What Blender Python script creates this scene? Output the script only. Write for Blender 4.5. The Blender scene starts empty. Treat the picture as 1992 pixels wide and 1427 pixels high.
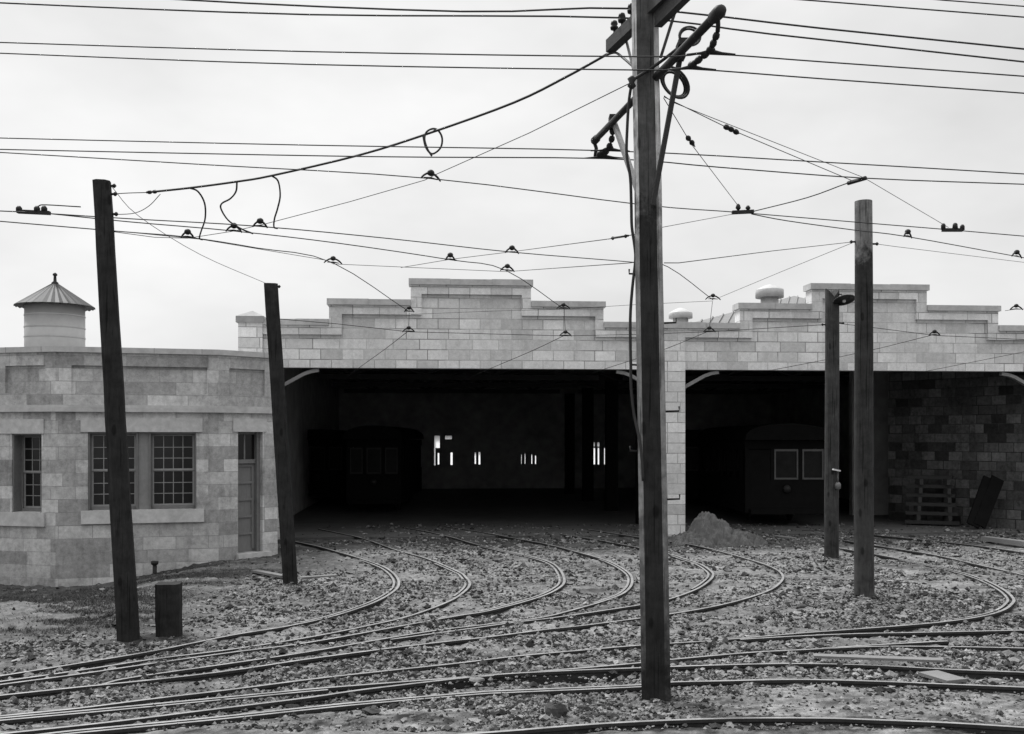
import bpy, math, random
import numpy as np
from mathutils import Vector, Matrix
random.seed(7); RNG = np.random.default_rng(11)
sc = bpy.context.scene
COL = sc.collection
R = math.radians
# ------------------------------------------------------------------ camera model
F, CX, YH, H = 2000.0, 996.0, 850.0, 2.97
def P(px, py, Y):
    return Vector(((px-CX)/F*Y, Y, H-(py-YH)/F*Y))
def G(px, py, z=0.0):
    Y = F*(H-z)/(py-YH)
    return Vector(((px-CX)/F*Y, Y, z))
cam_d = bpy.data.cameras.new("camera"); cam = bpy.data.objects.new("camera", cam_d); COL.objects.link(cam)
cam.location = (0, 0, H); cam.rotation_euler = (R(90), 0, 0)
cam_d.sensor_width = 36; cam_d.lens = 36*F/1992; cam_d.shift_y = (YH-713.5)/1992; cam_d.clip_end = 3000; cam_d.clip_start = .1
sc.camera = cam
# ------------------------------------------------------------------ materials
def new_mat(name):
    m = bpy.data.materials.new(name); m.use_nodes = True
    nt = m.node_tree; b = nt.nodes["Principled BSDF"]
    b.inputs["Specular IOR Level"].default_value = .25
    return m, nt, b
def N(nt, t, **kw):
    n = nt.nodes.new(t)
    for k, v in kw.items():
        if k in n.inputs: n.inputs[k].default_value = v
        else: setattr(n, k, v)
    return n
def math_node(nt, op, a, b=None, clamp=False):
    n = nt.nodes.new("ShaderNodeMath"); n.operation = op; n.use_clamp = clamp
    for i, v in enumerate((a, b)):
        if v is None: continue
        if isinstance(v, (int, float)): n.inputs[i].default_value = v
        else: nt.links.new(v, n.inputs[i])
    return n.outputs[0]
def maprange(nt, v, a, b, c, d):
    n = nt.nodes.new("ShaderNodeMapRange"); nt.links.new(v, n.inputs[0])
    for i, x in enumerate((a, b, c, d)): n.inputs[i+1].default_value = x
    return n.outputs[0]
def noise(nt, vec, scale, detail=4, rough=.6):
    n = N(nt, "ShaderNodeTexNoise"); n.inputs["Scale"].default_value = scale
    n.inputs["Detail"].default_value = detail; n.inputs["Roughness"].default_value = rough
    if vec is not None: nt.links.new(vec, n.inputs["Vector"])
    return n.outputs["Fac"]
def stretch(nt, vec, s):
    m = N(nt, "ShaderNodeMapping"); m.inputs["Scale"].default_value = s; nt.links.new(vec, m.inputs[0]); return m.outputs[0]
def set_bump(nt, b, h, strength, dist=.02):
    bp = N(nt, "ShaderNodeBump"); bp.inputs["Strength"].default_value = strength; bp.inputs["Distance"].default_value = dist
    nt.links.new(h, bp.inputs["Height"]); nt.links.new(bp.outputs[0], b.inputs["Normal"])
def simple(name, v, var=.35, scale=6., rough=.8, metal=0., bump=.2, st=(1, 1, 1), spec=.25, dist=.01):
    m, nt, b = new_mat(name)
    tc = N(nt, "ShaderNodeTexCoord"); vec = stretch(nt, tc.outputs["Object"], st)
    f = noise(nt, vec, scale, 6, .65); f2 = noise(nt, tc.outputs["Object"], scale*.17, 3)
    s = math_node(nt, 'ADD', f, math_node(nt, 'MULTIPLY', f2, .6))
    val = maprange(nt, s, .45, 1.15, v*(1-var), v*(1+var))
    nt.links.new(val, b.inputs["Base Color"])
    b.inputs["Roughness"].default_value = rough; b.inputs["Metallic"].default_value = metal
    b.inputs["Specular IOR Level"].default_value = spec
    if bump: set_bump(nt, b, f, bump, dist)
    return m
def block_mat(name, lo, hi, mortar, bw=.62, rh=.31, stain=.25, off=.5, seed=0., joint=.008, contrast=1.):
    m, nt, b = new_mat(name)
    uv = N(nt, "ShaderNodeUVMap"); uv.uv_map = "UVMap"
    mp = N(nt, "ShaderNodeMapping"); mp.inputs["Location"].default_value = (seed, 0, 0); nt.links.new(uv.outputs[0], mp.inputs[0])
    br = N(nt, "ShaderNodeTexBrick"); br.offset = off; br.squash = 1.25; br.squash_frequency = 3
    nt.links.new(mp.outputs[0], br.inputs["Vector"])
    br.inputs["Color1"].default_value = (0, 0, 0, 1); br.inputs["Color2"].default_value = (1, 1, 1, 1); br.inputs["Mortar"].default_value = (.5, .5, .5, 1)
    br.inputs["Scale"].default_value = 1; br.inputs["Brick Width"].default_value = bw; br.inputs["Row Height"].default_value = rh
    br.inputs["Mortar Size"].default_value = joint; br.inputs["Mortar Smooth"].default_value = .3; br.inputs["Bias"].default_value = 0
    tc = N(nt, "ShaderNodeTexCoord")
    n1 = noise(nt, tc.outputs["Object"], 9, 7, .7); n2 = noise(nt, tc.outputs["Object"], .9, 5, .6); n3 = noise(nt, tc.outputs["Object"], 45, 4, .7)
    n4 = noise(nt, stretch(nt, tc.outputs["Object"], (3.2, 3.2, .35)), 1.6, 5, .6)
    v = maprange(nt, br.outputs["Color"], 0, 1, lo, hi)
    f = math_node(nt, 'ADD', maprange(nt, n1, .3, .7, 1-stain*.8, 1+stain*.8), maprange(nt, n2, .35, .65, -stain*.6, stain*.5))
    f = math_node(nt, 'ADD', f, maprange(nt, n3, .3, .7, -.13, .13))
    f = math_node(nt, 'ADD', f, maprange(nt, n4, .5, .75, 0, -stain*.7))
    v = math_node(nt, 'MULTIPLY', v, f)
    mx = N(nt, "ShaderNodeMix"); mx.data_type = 'FLOAT'
    # joints are tight in places and open in others
    jm = math_node(nt, 'MULTIPLY', br.outputs["Fac"], maprange(nt, n2, .42, .6, .25, 1.))
    nt.links.new(jm, mx.inputs[0]); nt.links.new(v, mx.inputs[2]); mx.inputs[3].default_value = mortar
    nt.links.new(mx.outputs[0], b.inputs["Base Color"]); b.inputs["Roughness"].default_value = .9
    hgt = math_node(nt, 'ADD', math_node(nt, 'MULTIPLY', br.outputs["Fac"], -1.2), math_node(nt, 'MULTIPLY', n1, .9))
    set_bump(nt, b, hgt, .5, .012)
    return m
def attr_mat(name, attr, scale, lo, hi, rough=.95, bump=.5, dist=.015, fine=60):
    m, nt, b = new_mat(name)
    a = N(nt, "ShaderNodeAttribute"); a.attribute_name = attr
    tc = N(nt, "ShaderNodeTexCoord")
    n1 = noise(nt, tc.outputs["Object"], scale, 8, .72); n2 = noise(nt, tc.outputs["Object"], fine, 4, .7)
    f = math_node(nt, 'MULTIPLY', maprange(nt, n1, .3, .7, lo, hi), maprange(nt, n2, .3, .7, .7, 1.3))
    nt.links.new(math_node(nt, 'MULTIPLY', a.outputs["Fac"], f), b.inputs["Base Color"])
    b.inputs["Roughness"].default_value = rough; b.inputs["Specular IOR Level"].default_value = .1
    set_bump(nt, b, math_node(nt, 'ADD', n1, math_node(nt, 'MULTIPLY', n2, .5)), bump, dist)
    return m
def pole_mat(name, dark, top, zline, fade, low=None, zlow=2.0):
    """weathered timber; dark creosote below a ragged line, bare above"""
    m, nt, b = new_mat(name)
    tc = N(nt, "ShaderNodeTexCoord"); sep = N(nt, "ShaderNodeSeparateXYZ"); nt.links.new(tc.outputs["Object"], sep.inputs[0])
    grain = noise(nt, stretch(nt, tc.outputs["Object"], (9, 9, 1.1)), 3, 7, .75)
    blot = noise(nt, tc.outputs["Object"], 3.5, 6, .7)
    z = math_node(nt, 'ADD', sep.outputs[2], maprange(nt, blot, .3, .7, -fade, fade))
    k = maprange(nt, z, zline-fade*.5, zline+fade*.5, 0, 1)
    mx = N(nt, "ShaderNodeMix"); mx.data_type = 'FLOAT'; nt.links.new(k, mx.inputs[0])
    if low is None: mx.inputs[2].default_value = dark
    else: nt.links.new(maprange(nt, z, 0.2, zlow, low, dark), mx.inputs[2])
    mx.inputs[3].default_value = top
    v = math_node(nt, 'MULTIPLY', mx.outputs[0], math_node(nt, 'MULTIPLY', maprange(nt, grain, .3, .7, .7, 1.3), maprange(nt, blot, .3, .75, .55, 1.6)))
    chk = noise(nt, stretch(nt, tc.outputs["Object"], (26, 26, .55)), 1.6, 3, .5); kn = N(nt, "ShaderNodeTexVoronoi"); kn.inputs["Scale"].default_value = 1
    nt.links.new(stretch(nt, tc.outputs["Object"], (4, 4, 1.7)), kn.inputs["Vector"])
    v = math_node(nt, 'MULTIPLY', v, maprange(nt, chk, .60, .66, 1, .35))
    v = math_node(nt, 'MULTIPLY', v, maprange(nt, kn.outputs["Distance"], .10, .16, .45, 1))
    nt.links.new(v, b.inputs["Base Color"]); b.inputs["Roughness"].default_value = .85; b.inputs["Specular IOR Level"].default_value = .12
    set_bump(nt, b, grain, .5, .012)
    return m
M = {}
M['block'] = block_mat('concrete block barn', .48, .70, .20, bw=.63, rh=.31, stain=.17, joint=.014)
M['block_office'] = block_mat('concrete block office', .25, .50, .20, bw=.74, rh=.305, stain=.33, seed=.31, joint=.006)
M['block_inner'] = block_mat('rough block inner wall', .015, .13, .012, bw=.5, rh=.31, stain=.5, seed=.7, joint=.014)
M['coping'] = simple('cast stone coping', .40, .3, 5, .85, bump=.2)
M['sill'] = simple('cast stone sill', .43, .3, 7, .85, bump=.25)
M['dark_inside'] = simple('sooty interior', .30, .5, 1.5, .95, bump=.1)
M['floor'] = simple('dusty barn floor', .075, .4, 1.3, .9, bump=.3)
M['cap'] = simple('weathered pillar cap', .27, .3, 5, .85)
M['mortar'] = simple('open mortar joint', .12, .3, 9, .9)
M['frame'] = simple('grey painted timber', .15, .25, 12, .7, bump=.15)
M['muntin'] = simple('pale painted sash', .24, .2, 12, .6, bump=.1)
M['door'] = simple('grey painted door', .16, .25, 9, .65, bump=.15, st=(4, 4, .5))
M['bracket'] = simple('pale timber bracket', .21, .2, 9, .8)
m, nt, b = new_mat('dark window glass'); b.inputs["Base Color"].default_value = (.012,)*3+(1,); b.inputs["Roughness"].default_value = .12; b.inputs["Specular IOR Level"].default_value = .3; M['glass'] = m
tcg = N(nt, "ShaderNodeTexCoord"); set_bump(nt, b, noise(nt, tcg.outputs["Object"], 1.6, 2), .08, .02)
m, nt, b = new_mat('frosted back window glass'); nt.nodes.remove(b); tr = N(nt, "ShaderNodeBsdfTranslucent"); tr.inputs[0].default_value = (.95, .95, .95, 1); nt.links.new(tr.outputs[0], nt.nodes["Material Output"].inputs[0]); M['frost'] = m
M['tank'] = simple('galvanised tank plate', .36, .12, 4, .55, bump=.08)
M['tank_roof'] = simple('weathered sheet roof', .03, .5, 5, .6, bump=.2)
M['roof_sheet'] = simple('roof sheet metal', .17, .2, 5, .6, bump=.1)
M['sheet'] = simple('pale sheet metal', .42, .2, 5, .5, bump=.1)
M['iron'] = simple('black iron', .02, .4, 10, .6, metal=.2, bump=.2)
M['steel_grey'] = simple('grey galvanised iron', .12, .3, 12, .5, metal=.4, bump=.1)
M['wire'] = simple('wire', .03, .2, 5, .6, metal=.3, bump=0)
M['insul'] = simple('brown glazed insulator', .012, .3, 8, .5, bump=0, spec=.2)
M['wood_dark'] = simple('dark timber arm', .045, .4, 6, .85, bump=.4, st=(6, 1, 6))
M['wood_grey'] = simple('grey timber', .17, .35, 7, .85, bump=.4, st=(1, 6, 6))
M['wood_pale'] = simple('pale weathered plank', .15, .3, 7, .85, bump=.3, st=(1, 8, 8))
M['rail_top'] = simple('worn rail head', .24, .5, 5, .45, metal=.15, bump=.1)
M['rail_side'] = simple('rusty rail side', .03, .4, 14, .9, bump=.3)
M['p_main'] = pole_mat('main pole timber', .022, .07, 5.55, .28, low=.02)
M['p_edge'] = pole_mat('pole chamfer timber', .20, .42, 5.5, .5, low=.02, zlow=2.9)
M['p_left'] = pole_mat('tarred pole', .02, .024, 6, .5)
M['p_right'] = pole_mat('right pole timber', .03, .15, 6.35, .35, low=.055)
M['p_back'] = pole_mat('lamp pole timber', .04, .045, 5.5, .5, low=.035)
M['dirt_mound'] = simple('loose sandy dirt', .115, .45, 4, .95, bump=.8, dist=.04)
M['tram'] = simple('dull tram paint', .008, .3, 3, .95, bump=.05, spec=.05)
M['tram_glass'] = simple('dusty tram glass', .014, .5, 4, .4, bump=0, spec=.06)
M['tram_dim'] = simple('dull tram trim', .03, .3, 6, .8)
M['tram_light'] = simple('pale tram trim', .085, .3, 6, .6, bump=.05)
M['tram_roof'] = simple('tram canvas roof', .008, .35, 3, .95, bump=.2, spec=.05)
M['enamel'] = simple('dull enamel shade', .05, .3, 9, .5, bump=.05)
M['paper'] = simple('pale notice board', .5, .2, 8, .8, bump=.05)
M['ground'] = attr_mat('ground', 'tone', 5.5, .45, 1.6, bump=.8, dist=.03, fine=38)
M['stone'] = attr_mat('loose stone', 'tone', 12, .75, 1.25, bump=.5, dist=.01)
M['blade'] = attr_mat('grass blade', 'tone', 3, .7, 1.3, bump=.0)
# ------------------------------------------------------------------ mesh builder
class MB:
    def __init__(s): s.v = []; s.f = []; s.mi = []; s.uv = []; s.sm = []
    def add(s, vs, fs, mi=0, uvs=None, smooth=False):
        o = len(s.v); s.v += [Vector(p) for p in vs]
        for i, f in enumerate(fs):
            s.f.append([o+k for k in f]); s.mi.append(mi); s.sm.append(smooth); s.uv.append(uvs[i] if uvs else None)
        return s
    def quad(s, a, b, c, d, uv=None, mi=0): return s.add([a, b, c, d], [(0, 1, 2, 3)], mi, [uv] if uv else None)
    def box(s, c, sx, sy, sz, rot=None, mi=0):
        vs = []
        for x in (-.5, .5):
            for y in (-.5, .5):
                for z in (-.5, .5):
                    p = Vector((x*sx, y*sy, z*sz))
                    if rot is not None: p = rot @ p
                    vs.append(Vector(c)+p)
        return s.add(vs, [(0, 1, 3, 2), (4, 6, 7, 5), (0, 4, 5, 1), (2, 3, 7, 6), (0, 2, 6, 4), (1, 5, 7, 3)], mi)
    def beam(s, a, b, w, h, up=(0, 0, 1), mi=0):
        a, b = Vector(a), Vector(b); d = (b-a).normalized(); up = Vector(up)
        if abs(d.dot(up)) > .98: up = Vector((0, 1, 0))
        x = d.cross(up).normalized(); y = x.cross(d).normalized()
        vs = [p+x*i*w/2+y*j*h/2 for p in (a, b) for (i, j) in ((-1, -1), (1, -1), (1, 1), (-1, 1))]
        return s.add(vs, [(0, 1, 2, 3), (7, 6, 5, 4), (0, 4, 5, 1), (1, 5, 6, 2), (2, 6, 7, 3), (3, 7, 4, 0)], mi)
    def tube(s, pts, r, n=6, cap=True, mi=0, closed=False):
        pts = [Vector(p) for p in pts]; k = len(pts)
        rs = r if isinstance(r, (list, tuple)) else [r]*k
        rings = []; ref = None
        for i in range(k):
            if closed: d = (pts[(i+1) % k]-pts[i-1])
            else: d = pts[min(i+1, k-1)]-pts[max(i-1, 0)]
            d.normalize()
            if ref is None:
                ref = Vector((0, 0, 1)) if abs(d.z) < .9 else Vector((0, 1, 0))
            x = d.cross(ref)
            if x.length < 1e-4: x = d.cross(Vector((1, 0, 0)))
            x.normalize(); y = x.cross(d).normalized(); ref = y
            rings.append([pts[i]+(x*math.cos(t)+y*math.sin(t))*rs[i] for t in [2*math.pi*j/n for j in range(n)]])
        vs = [p for rg in rings for p in rg]; fs = []
        for i in range(k if closed else k-1):
            i2 = (i+1) % k
            for j in range(n):
                fs.append((i*n+j, i*n+(j+1) % n, i2*n+(j+1) % n, i2*n+j))
        if cap and not closed: fs += [tuple(range(n-1, -1, -1)), tuple((k-1)*n+j for j in range(n))]
        return s.add(vs, fs, mi, smooth=True)
    def lathe(s, c, prof, n=16, rot=None, mi=0, smooth=True):
        """prof: list of (r, z)"""
        vs = []; fs = []
        for (r, z) in prof:
            for j in range(n):
                p = Vector((r*math.cos(2*math.pi*j/n), r*math.sin(2*math.pi*j/n), z))
                if rot is not None: p = rot @ p
                vs.append(Vector(c)+p)
        for i in range(len(prof)-1):
            for j in range(n): fs.append((i*n+j, i*n+(j+1) % n, (i+1)*n+(j+1) % n, (i+1)*n+j))
        fs += [tuple(range(n-1, -1, -1)), tuple((len(prof)-1)*n+j for j in range(n))]
        return s.add(vs, fs, mi, smooth=smooth)
    def build(s, name, mats, parent=None):
        off = parent.matrix_world_loc if False else (world_loc(parent) if parent else Vector((0, 0, 0)))
        me = bpy.data.meshes.new(name)
        me.from_pydata([p-off for p in s.v], [], s.f)
        if not isinstance(mats, (list, tuple)): mats = [mats]
        for mm in mats: me.materials.append(mm)
        me.polygons.foreach_set("material_index", s.mi); me.polygons.foreach_set("use_smooth", s.sm)
        uvl = me.uv_layers.new(name="UVMap")
        if any(u for u in s.uv):
            li = 0
            for fi, f in enumerate(s.f):
                u = s.uv[fi]
                for k in range(len(f)):
                    if u: uvl.data[li].uv = u[k]
                    li += 1
        me.update()
        o = bpy.data.objects.new(name, me); COL.objects.link(o)
        if parent: o.parent = parent
        return o
def world_loc(o):
    v = Vector((0, 0, 0))
    while o is not None: v = v+o.location; o = o.parent
    return v
def tag(o, label, cat, group=None):
    o["label"] = label; o["category"] = cat
    if group: o["group"] = group
    return o
def thing(name, loc, label, cat, group=None):
    o = bpy.data.objects.new(name, None); COL.objects.link(o); o.location = loc; o.empty_display_size = .3
    return tag(o, label, cat, group)
def crom(pts, n=8):
    pts = [Vector(p) for p in pts]; out = []
    q = [pts[0]*2-pts[1]]+pts+[pts[-1]*2-pts[-2]]
    for i in range(1, len(q)-2):
        p0, p1, p2, p3 = q[i-1], q[i], q[i+1], q[i+2]
        for j in range(n):
            t = j/n
            out.append(.5*((2*p1)+(p2-p0)*t+(2*p0-5*p1+4*p2-p3)*t*t+(3*p1-p0-3*p2+p3)*t**3))
    out.append(pts[-1]); return out
# wall panel on a vertical plane: cells of a grid, each with a depth (None = nothing there)
def panel(mb, fn, xs, zs, depth, thick, ustart=0., back=True):
    """fn(a, d, z) -> world point (d into the wall). depth(a, z) -> 0.. or None"""
    nx, nz = len(xs)-1, len(zs)-1
    D = [[depth((xs[i]+xs[i+1])/2, (zs[j]+zs[j+1])/2) for j in range(nz)] for i in range(nx)]
    g = lambda i, j: D[i][j] if 0 <= i < nx and 0 <= j < nz else None
    for i in range(nx):
        for j in range(nz):
            d = D[i][j]
            if d is None: continue
            a0, a1, z0, z1 = xs[i], xs[i+1], zs[j], zs[j+1]
            mb.quad(fn(a0, d, z0), fn(a1, d, z0), fn(a1, d, z1), fn(a0, d, z1), [(ustart+a0, z0), (ustart+a1, z0), (ustart+a1, z1), (ustart+a0, z1)])
            if back: mb.quad(fn(a0, thick, z0), fn(a0, thick, z1), fn(a1, thick, z1), fn(a1, thick, z0), [(a0, z0), (a0, z1), (a1, z1), (a1, z0)])
            for (di, dj, e) in ((-1, 0, 'l'), (1, 0, 'r'), (0, -1, 'b'), (0, 1, 't')):
                nb = g(i+di, j+dj); nb = thick if nb is None else nb
                if nb <= d: continue
                if e == 'l': mb.quad(fn(a0, nb, z0), fn(a0, d, z0), fn(a0, d, z1), fn(a0, nb, z1), [(ustart+a0-nb, z0), (ustart+a0-d, z0), (ustart+a0-d, z1), (ustart+a0-nb, z1)])
                if e == 'r': mb.quad(fn(a1, d, z0), fn(a1, nb, z0), fn(a1, nb, z1), fn(a1, d, z1), [(ustart+a1+d, z0), (ustart+a1+nb, z0), (ustart+a1+nb, z1), (ustart+a1+d, z1)])
                if e == 'b': mb.quad(fn(a0, nb, z0), fn(a1, nb, z0), fn(a1, d, z0), fn(a0, d, z0), [(ustart+a0, z0-nb), (ustart+a1, z0-nb), (ustart+a1, z0-d), (ustart+a0, z0-d)])
                if e == 't': mb.quad(fn(a0, d, z1), fn(a1, d, z1), fn(a1, nb, z1), fn(a0, nb, z1), [(ustart+a0, z1), (ustart+a1, z1), (ustart+a1, z1+.05), (ustart+a0, z1+.05)])
def fbox(mb, fn, a0, a1, d0, d1, z0, z1, mi=0, uv=False):
    c = [fn(a, d, z) for a in (a0, a1) for d in (d0, d1) for z in (z0, z1)]
    fs = [(0, 1, 3, 2), (4, 6, 7, 5), (0, 4, 5, 1), (2, 3, 7, 6), (0, 2, 6, 4), (1, 5, 7, 3)]
    if not uv: return mb.add(c, fs, mi)
    pr = [(a, d, z) for a in (a0, a1) for d in (d0, d1) for z in (z0, z1)]
    return mb.add(c, fs, mi, [[(pr[k][0]+pr[k][1], pr[k][2]) for k in f] for f in fs])
def sweep(mb, poly, d0, d1, z0, z1, mi=0):
    """rectangular course along an open XY polyline, d positive = outwards (right-hand side of travel)"""
    n = len(poly); offs = []
    for i in range(n):
        ds = []
        if i > 0: ds.append((poly[i]-poly[i-1]).normalized())
        if i < n-1: ds.append((poly[i+1]-poly[i]).normalized())
        nr = [Vector((d.y, -d.x)) for d in ds]
        m = sum(nr, Vector((0, 0))).normalized(); offs.append(m/max(.3, m.dot(nr[0])))
    vs = []
    for i in range(n):
        for (d, z) in ((d0, z0), (d1, z0), (d1, z1), (d0, z1)):
            q = poly[i]+offs[i]*d; vs.append(Vector((q.x, q.y, z)))
    fs = []
    for i in range(n-1):
        for k in range(4): fs.append((i*4+k, (i+1)*4+k, (i+1)*4+(k+1) % 4, i*4+(k+1) % 4))
    fs += [(3, 2, 1, 0), tuple((n-1)*4+k for k in range(4))]
    mb.add(vs, fs, mi)
# ------------------------------------------------------------------ world and sun
SUN_AZ, SUN_EL = R(-40), R(56)       # azimuth from +Y towards +X: behind the barn and to the left
w = bpy.data.worlds.new("World"); sc.world = w; w.use_nodes = True
nt = w.node_tree; bg = nt.nodes["Background"]
sky = N(nt, "ShaderNodeTexSky"); sky.sky_type = 'NISHITA'; sky.sun_disc = False
sky.sun_elevation = SUN_EL; sky.sun_rotation = SUN_AZ % (2*math.pi); sky.air_density = 1.5; sky.dust_density = 4
bw = N(nt, "ShaderNodeRGBToBW"); nt.links.new(sky.outputs[0], bw.inputs[0])
tc = N(nt, "ShaderNodeTexCoord"); sp = N(nt, "ShaderNodeSeparateXYZ"); nt.links.new(tc.outputs["Generated"], sp.inputs[0])
zz = math_node(nt, 'ABSOLUTE', sp.outputs[2])
ramp = N(nt, "ShaderNodeMapRange"); ramp.interpolation_type = 'SMOOTHSTEP'; nt.links.new(zz, ramp.inputs[0])
for i, x in enumerate((.40, .9, 1.0, 2.9)): ramp.inputs[i+1].default_value = x
cl = noise(nt, stretch(nt, tc.outputs["Generated"], (1, 1, 2.2)), 2.2, 5, .55)
ov = math_node(nt, 'MULTIPLY', ramp.outputs[0], maprange(nt, cl, .3, .7, .78, 1.16))
SKY_BASE, NISH = 2.68, .14
tot = math_node(nt, 'ADD', math_node(nt, 'MULTIPLY', ov, SKY_BASE), math_node(nt, 'MULTIPLY', bw.outputs[0], NISH))
nt.links.new(tot, bg.inputs["Color"]); bg.inputs["Strength"].default_value = .1
sd = bpy.data.lights.new("sun", 'SUN'); sd.energy = 1.5; sd.angle = R(10); sd.color = (1, 1, 1)
so = bpy.data.objects.new("sun", sd); COL.objects.link(so)
sv = Vector((math.sin(SUN_AZ)*math.cos(SUN_EL), math.cos(SUN_AZ)*math.cos(SUN_EL), math.sin(SUN_EL)))
so.rotation_euler = sv.to_track_quat('Z', 'Y').to_euler()
sc.view_settings.view_transform = 'Standard'; sc.view_settings.look = 'None'; sc.view_settings.exposure = 1.34; sc.view_settings.gamma = 1
# ------------------------------------------------------------------ rails (traced in the photo, laid out on the ground)
RZ = .042
T = {
 'A': [(-60,1322),(0,1314),(150,1290),(300,1265),(450,1235),(560,1217),(650,1197),(725,1172),(765,1150),(776,1134),(768,1117),(745,1101),(700,1085),(655,1072),(610,1060),(560,1050)],
 'B': [(-60,1334),(0,1325),(150,1304),(301,1281),(452,1262),(600,1239),(726,1214),(801,1196),(873,1169),(903,1150),(914,1135),(905,1121),(891,1111),(831,1086),(771,1069),(708,1047),(660,1036),(620,1028)],
 'C': [(-60,1340),(0,1331),(150,1311),(301,1289),(452,1268),(600,1249),(801,1213),(891,1197),(952,1187),(1042,1163),(1084,1145),(1098,1127),(1081,1099),(1042,1084),(982,1071),(922,1057),(882,1045),(830,1033),(790,1026)],
 'D': [(200,1330),(256,1317),(452,1289),(600,1267),(831,1228),(982,1210),(1060,1199),(1120,1184),(1181,1166),(1217,1150),(1230,1130),(1220,1111),(1181,1090),(1120,1072),(1060,1057),(1000,1046),(930,1033),(866,1023)],
 'E': [(760,1243),(900,1224),(1000,1210),(1090,1199),(1250,1175),(1306,1163),(1355,1145),(1378,1130),(1387,1119),(1383,1110),(1361,1096),(1331,1086),(1306,1078),(1240,1064),(1160,1049),(1090,1038)],
 'F': [(-60,1360),(0,1352),(151,1336),(301,1321),(452,1303),(600,1281),(759,1260),(861,1248),(952,1238),(1060,1224),(1150,1214),(1306,1193),(1392,1178),(1452,1163),(1497,1147),(1518,1132),(1523,1120),(1512,1108),(1482,1095),(1421,1077),(1361,1062),(1306,1053),(1235,1043),(1144,1029)],
 'G': [(-60,1399),(0,1392),(151,1377),(301,1358),(452,1340),(600,1321),(696,1310),(892,1289),(1000,1276),(1120,1265),(1250,1254),(1392,1245),(1543,1232),(1663,1223),(1814,1211),(1904,1199),(1949,1187),(1968,1174),(1971,1163),(1949,1144),(1904,1123),(1844,1106),(1768,1090),(1690,1075),(1600,1060)],
 'H1': [(1440,1243),(1543,1237),(1663,1232),(1814,1229),(1992,1225),(2080,1223)],
 'H2': [(1050,1305),(1150,1297),(1250,1288),(1306,1282),(1452,1269),(1543,1264),(1693,1257),(1844,1257),(1992,1260),(2080,1263)],
 'H3': [(1600,1260),(1680,1255),(1768,1250),(1844,1246)],
 'I': [(-60,1403),(0,1396),(211,1377),(452,1354),(600,1340),(711,1331),(922,1315),(1000,1309),(1120,1303),(1250,1298),(1392,1293),(1543,1290),(1693,1293),(1844,1301),(1992,1307),(2080,1312)],
 'I2': [(-60,1437),(0,1427),(211,1404),(422,1378),(600,1356),(711,1340),(891,1319),(960,1313)],
 'J': [(-20,1440),(120,1423),(211,1414),(422,1394),(600,1375),(711,1364),(922,1346),(1000,1342),(1250,1331),(1306,1326),(1392,1324),(1543,1321),(1693,1324),(1844,1330),(1992,1336),(2080,1341)],
 'K': [(780,1438),(922,1426),(1000,1420),(1150,1408),(1301,1400),(1452,1396),(1600,1396),(1693,1399),(1844,1405),(1992,1414),(2080,1420)],
 'L': [(1600,1044),(1702,1060),(1814,1078),(1900,1097),(1988,1117),(2080,1140)],
 'M': [(1560,1030),(1640,1033),(1702,1040),(1814,1051),(1910,1062),(1992,1074),(2080,1088)],
}
RAIL = {k: crom([G(x, y, RZ) for x, y in v], 6) for k, v in T.items()}
def offset(pts, d):
    out = []
    for i, p in enumerate(pts):
        t = pts[min(i+1, len(pts)-1)]-pts[max(i-1, 0)]; t.z = 0; t.normalize()
        out.append(p+Vector((t.y, -t.x, 0))*d)
    return out
def rail_mesh(pts, w=.052, hh=.20, drop=0.):
    mb = MB(); prof = [(-w/2, 0), (w/2, 0), (w/2, -.035), (.012, -.05), (.012, -hh), (-.012, -hh), (-.012, -.05), (-w/2, -.035)]
    n = len(prof); vs = []
    for i, p in enumerate(pts):
        t = pts[min(i+1, len(pts)-1)]-pts[max(i-1, 0)]; t.z = 0; t.normalize(); r = Vector((t.y, -t.x, 0))
        for (a, z) in prof: vs.append(p+r*a+Vector((0, 0, z-drop)))
    for i in range(len(pts)-1):
        for k in range(n):
            k2 = (k+1) % n
            mb.add([], [], 0)
    o = 0; fs = []; mi = []
    for i in range(len(pts)-1):
        for k in range(n):
            fs.append((i*n+k, i*n+(k+1) % n, (i+1)*n+(k+1) % n, (i+1)*n+k)); mi.append(0 if k == 0 else 1)
    fs += [tuple(range(n)), tuple((len(pts)-1)*n+k for k in range(n-1, -1, -1))]; mi += [1, 1]
    mb.add(vs, fs); mb.mi = mi
    return mb
RM = lambda: [M['rail_top'], M['rail_side']]
def track(label, rails, guards=()):
    p = RAIL[rails[0]]; t = thing('tram_track', (p[len(p)//2].x, p[len(p)//2].y, 0), label, 'tram track', 'tram tracks laid across the yard')
    for k in rails: rail_mesh(RAIL[k], hh=.36 if k == 'I' else .20).build('rail', RM(), t)
    for (k, d, i0, i1) in guards:
        pts = RAIL[k]; n = len(pts); rail_mesh(offset(pts, d)[int(n*i0):int(n*i1)], .045, .12, .004).build('guard_rail', RM(), t)
    return t
track('tightly curved track nearest the office, bending into the left bay', ('A', 'B'), (('A', -.10, .36, .80), ('B', -.09, .5, .75)))
track('second curved track into the left bay, passing left of the tall cross-armed pole', ('C', 'D'), (('C', -.10, .44, .82), ('D', -.08, .45, .72)))
track('curved track running behind the tall cross-armed pole and bulging out to its right', ('E', 'F'), (('E', -.10, .4, .8),))
track('long track sweeping round the round-topped pole into the right bay', ('G', 'L'), (('G', -.10, .6, .93),))
track('single rail line crossing the far right yard in front of the right bay', ('M',))
track('turnout track leaving to the right just behind the long loose plank', ('H1', 'H2', 'H3'))
track('main line track with the switch point in the deep gutter', ('I', 'I2'), (('I', .085, .0, .3),))
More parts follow.
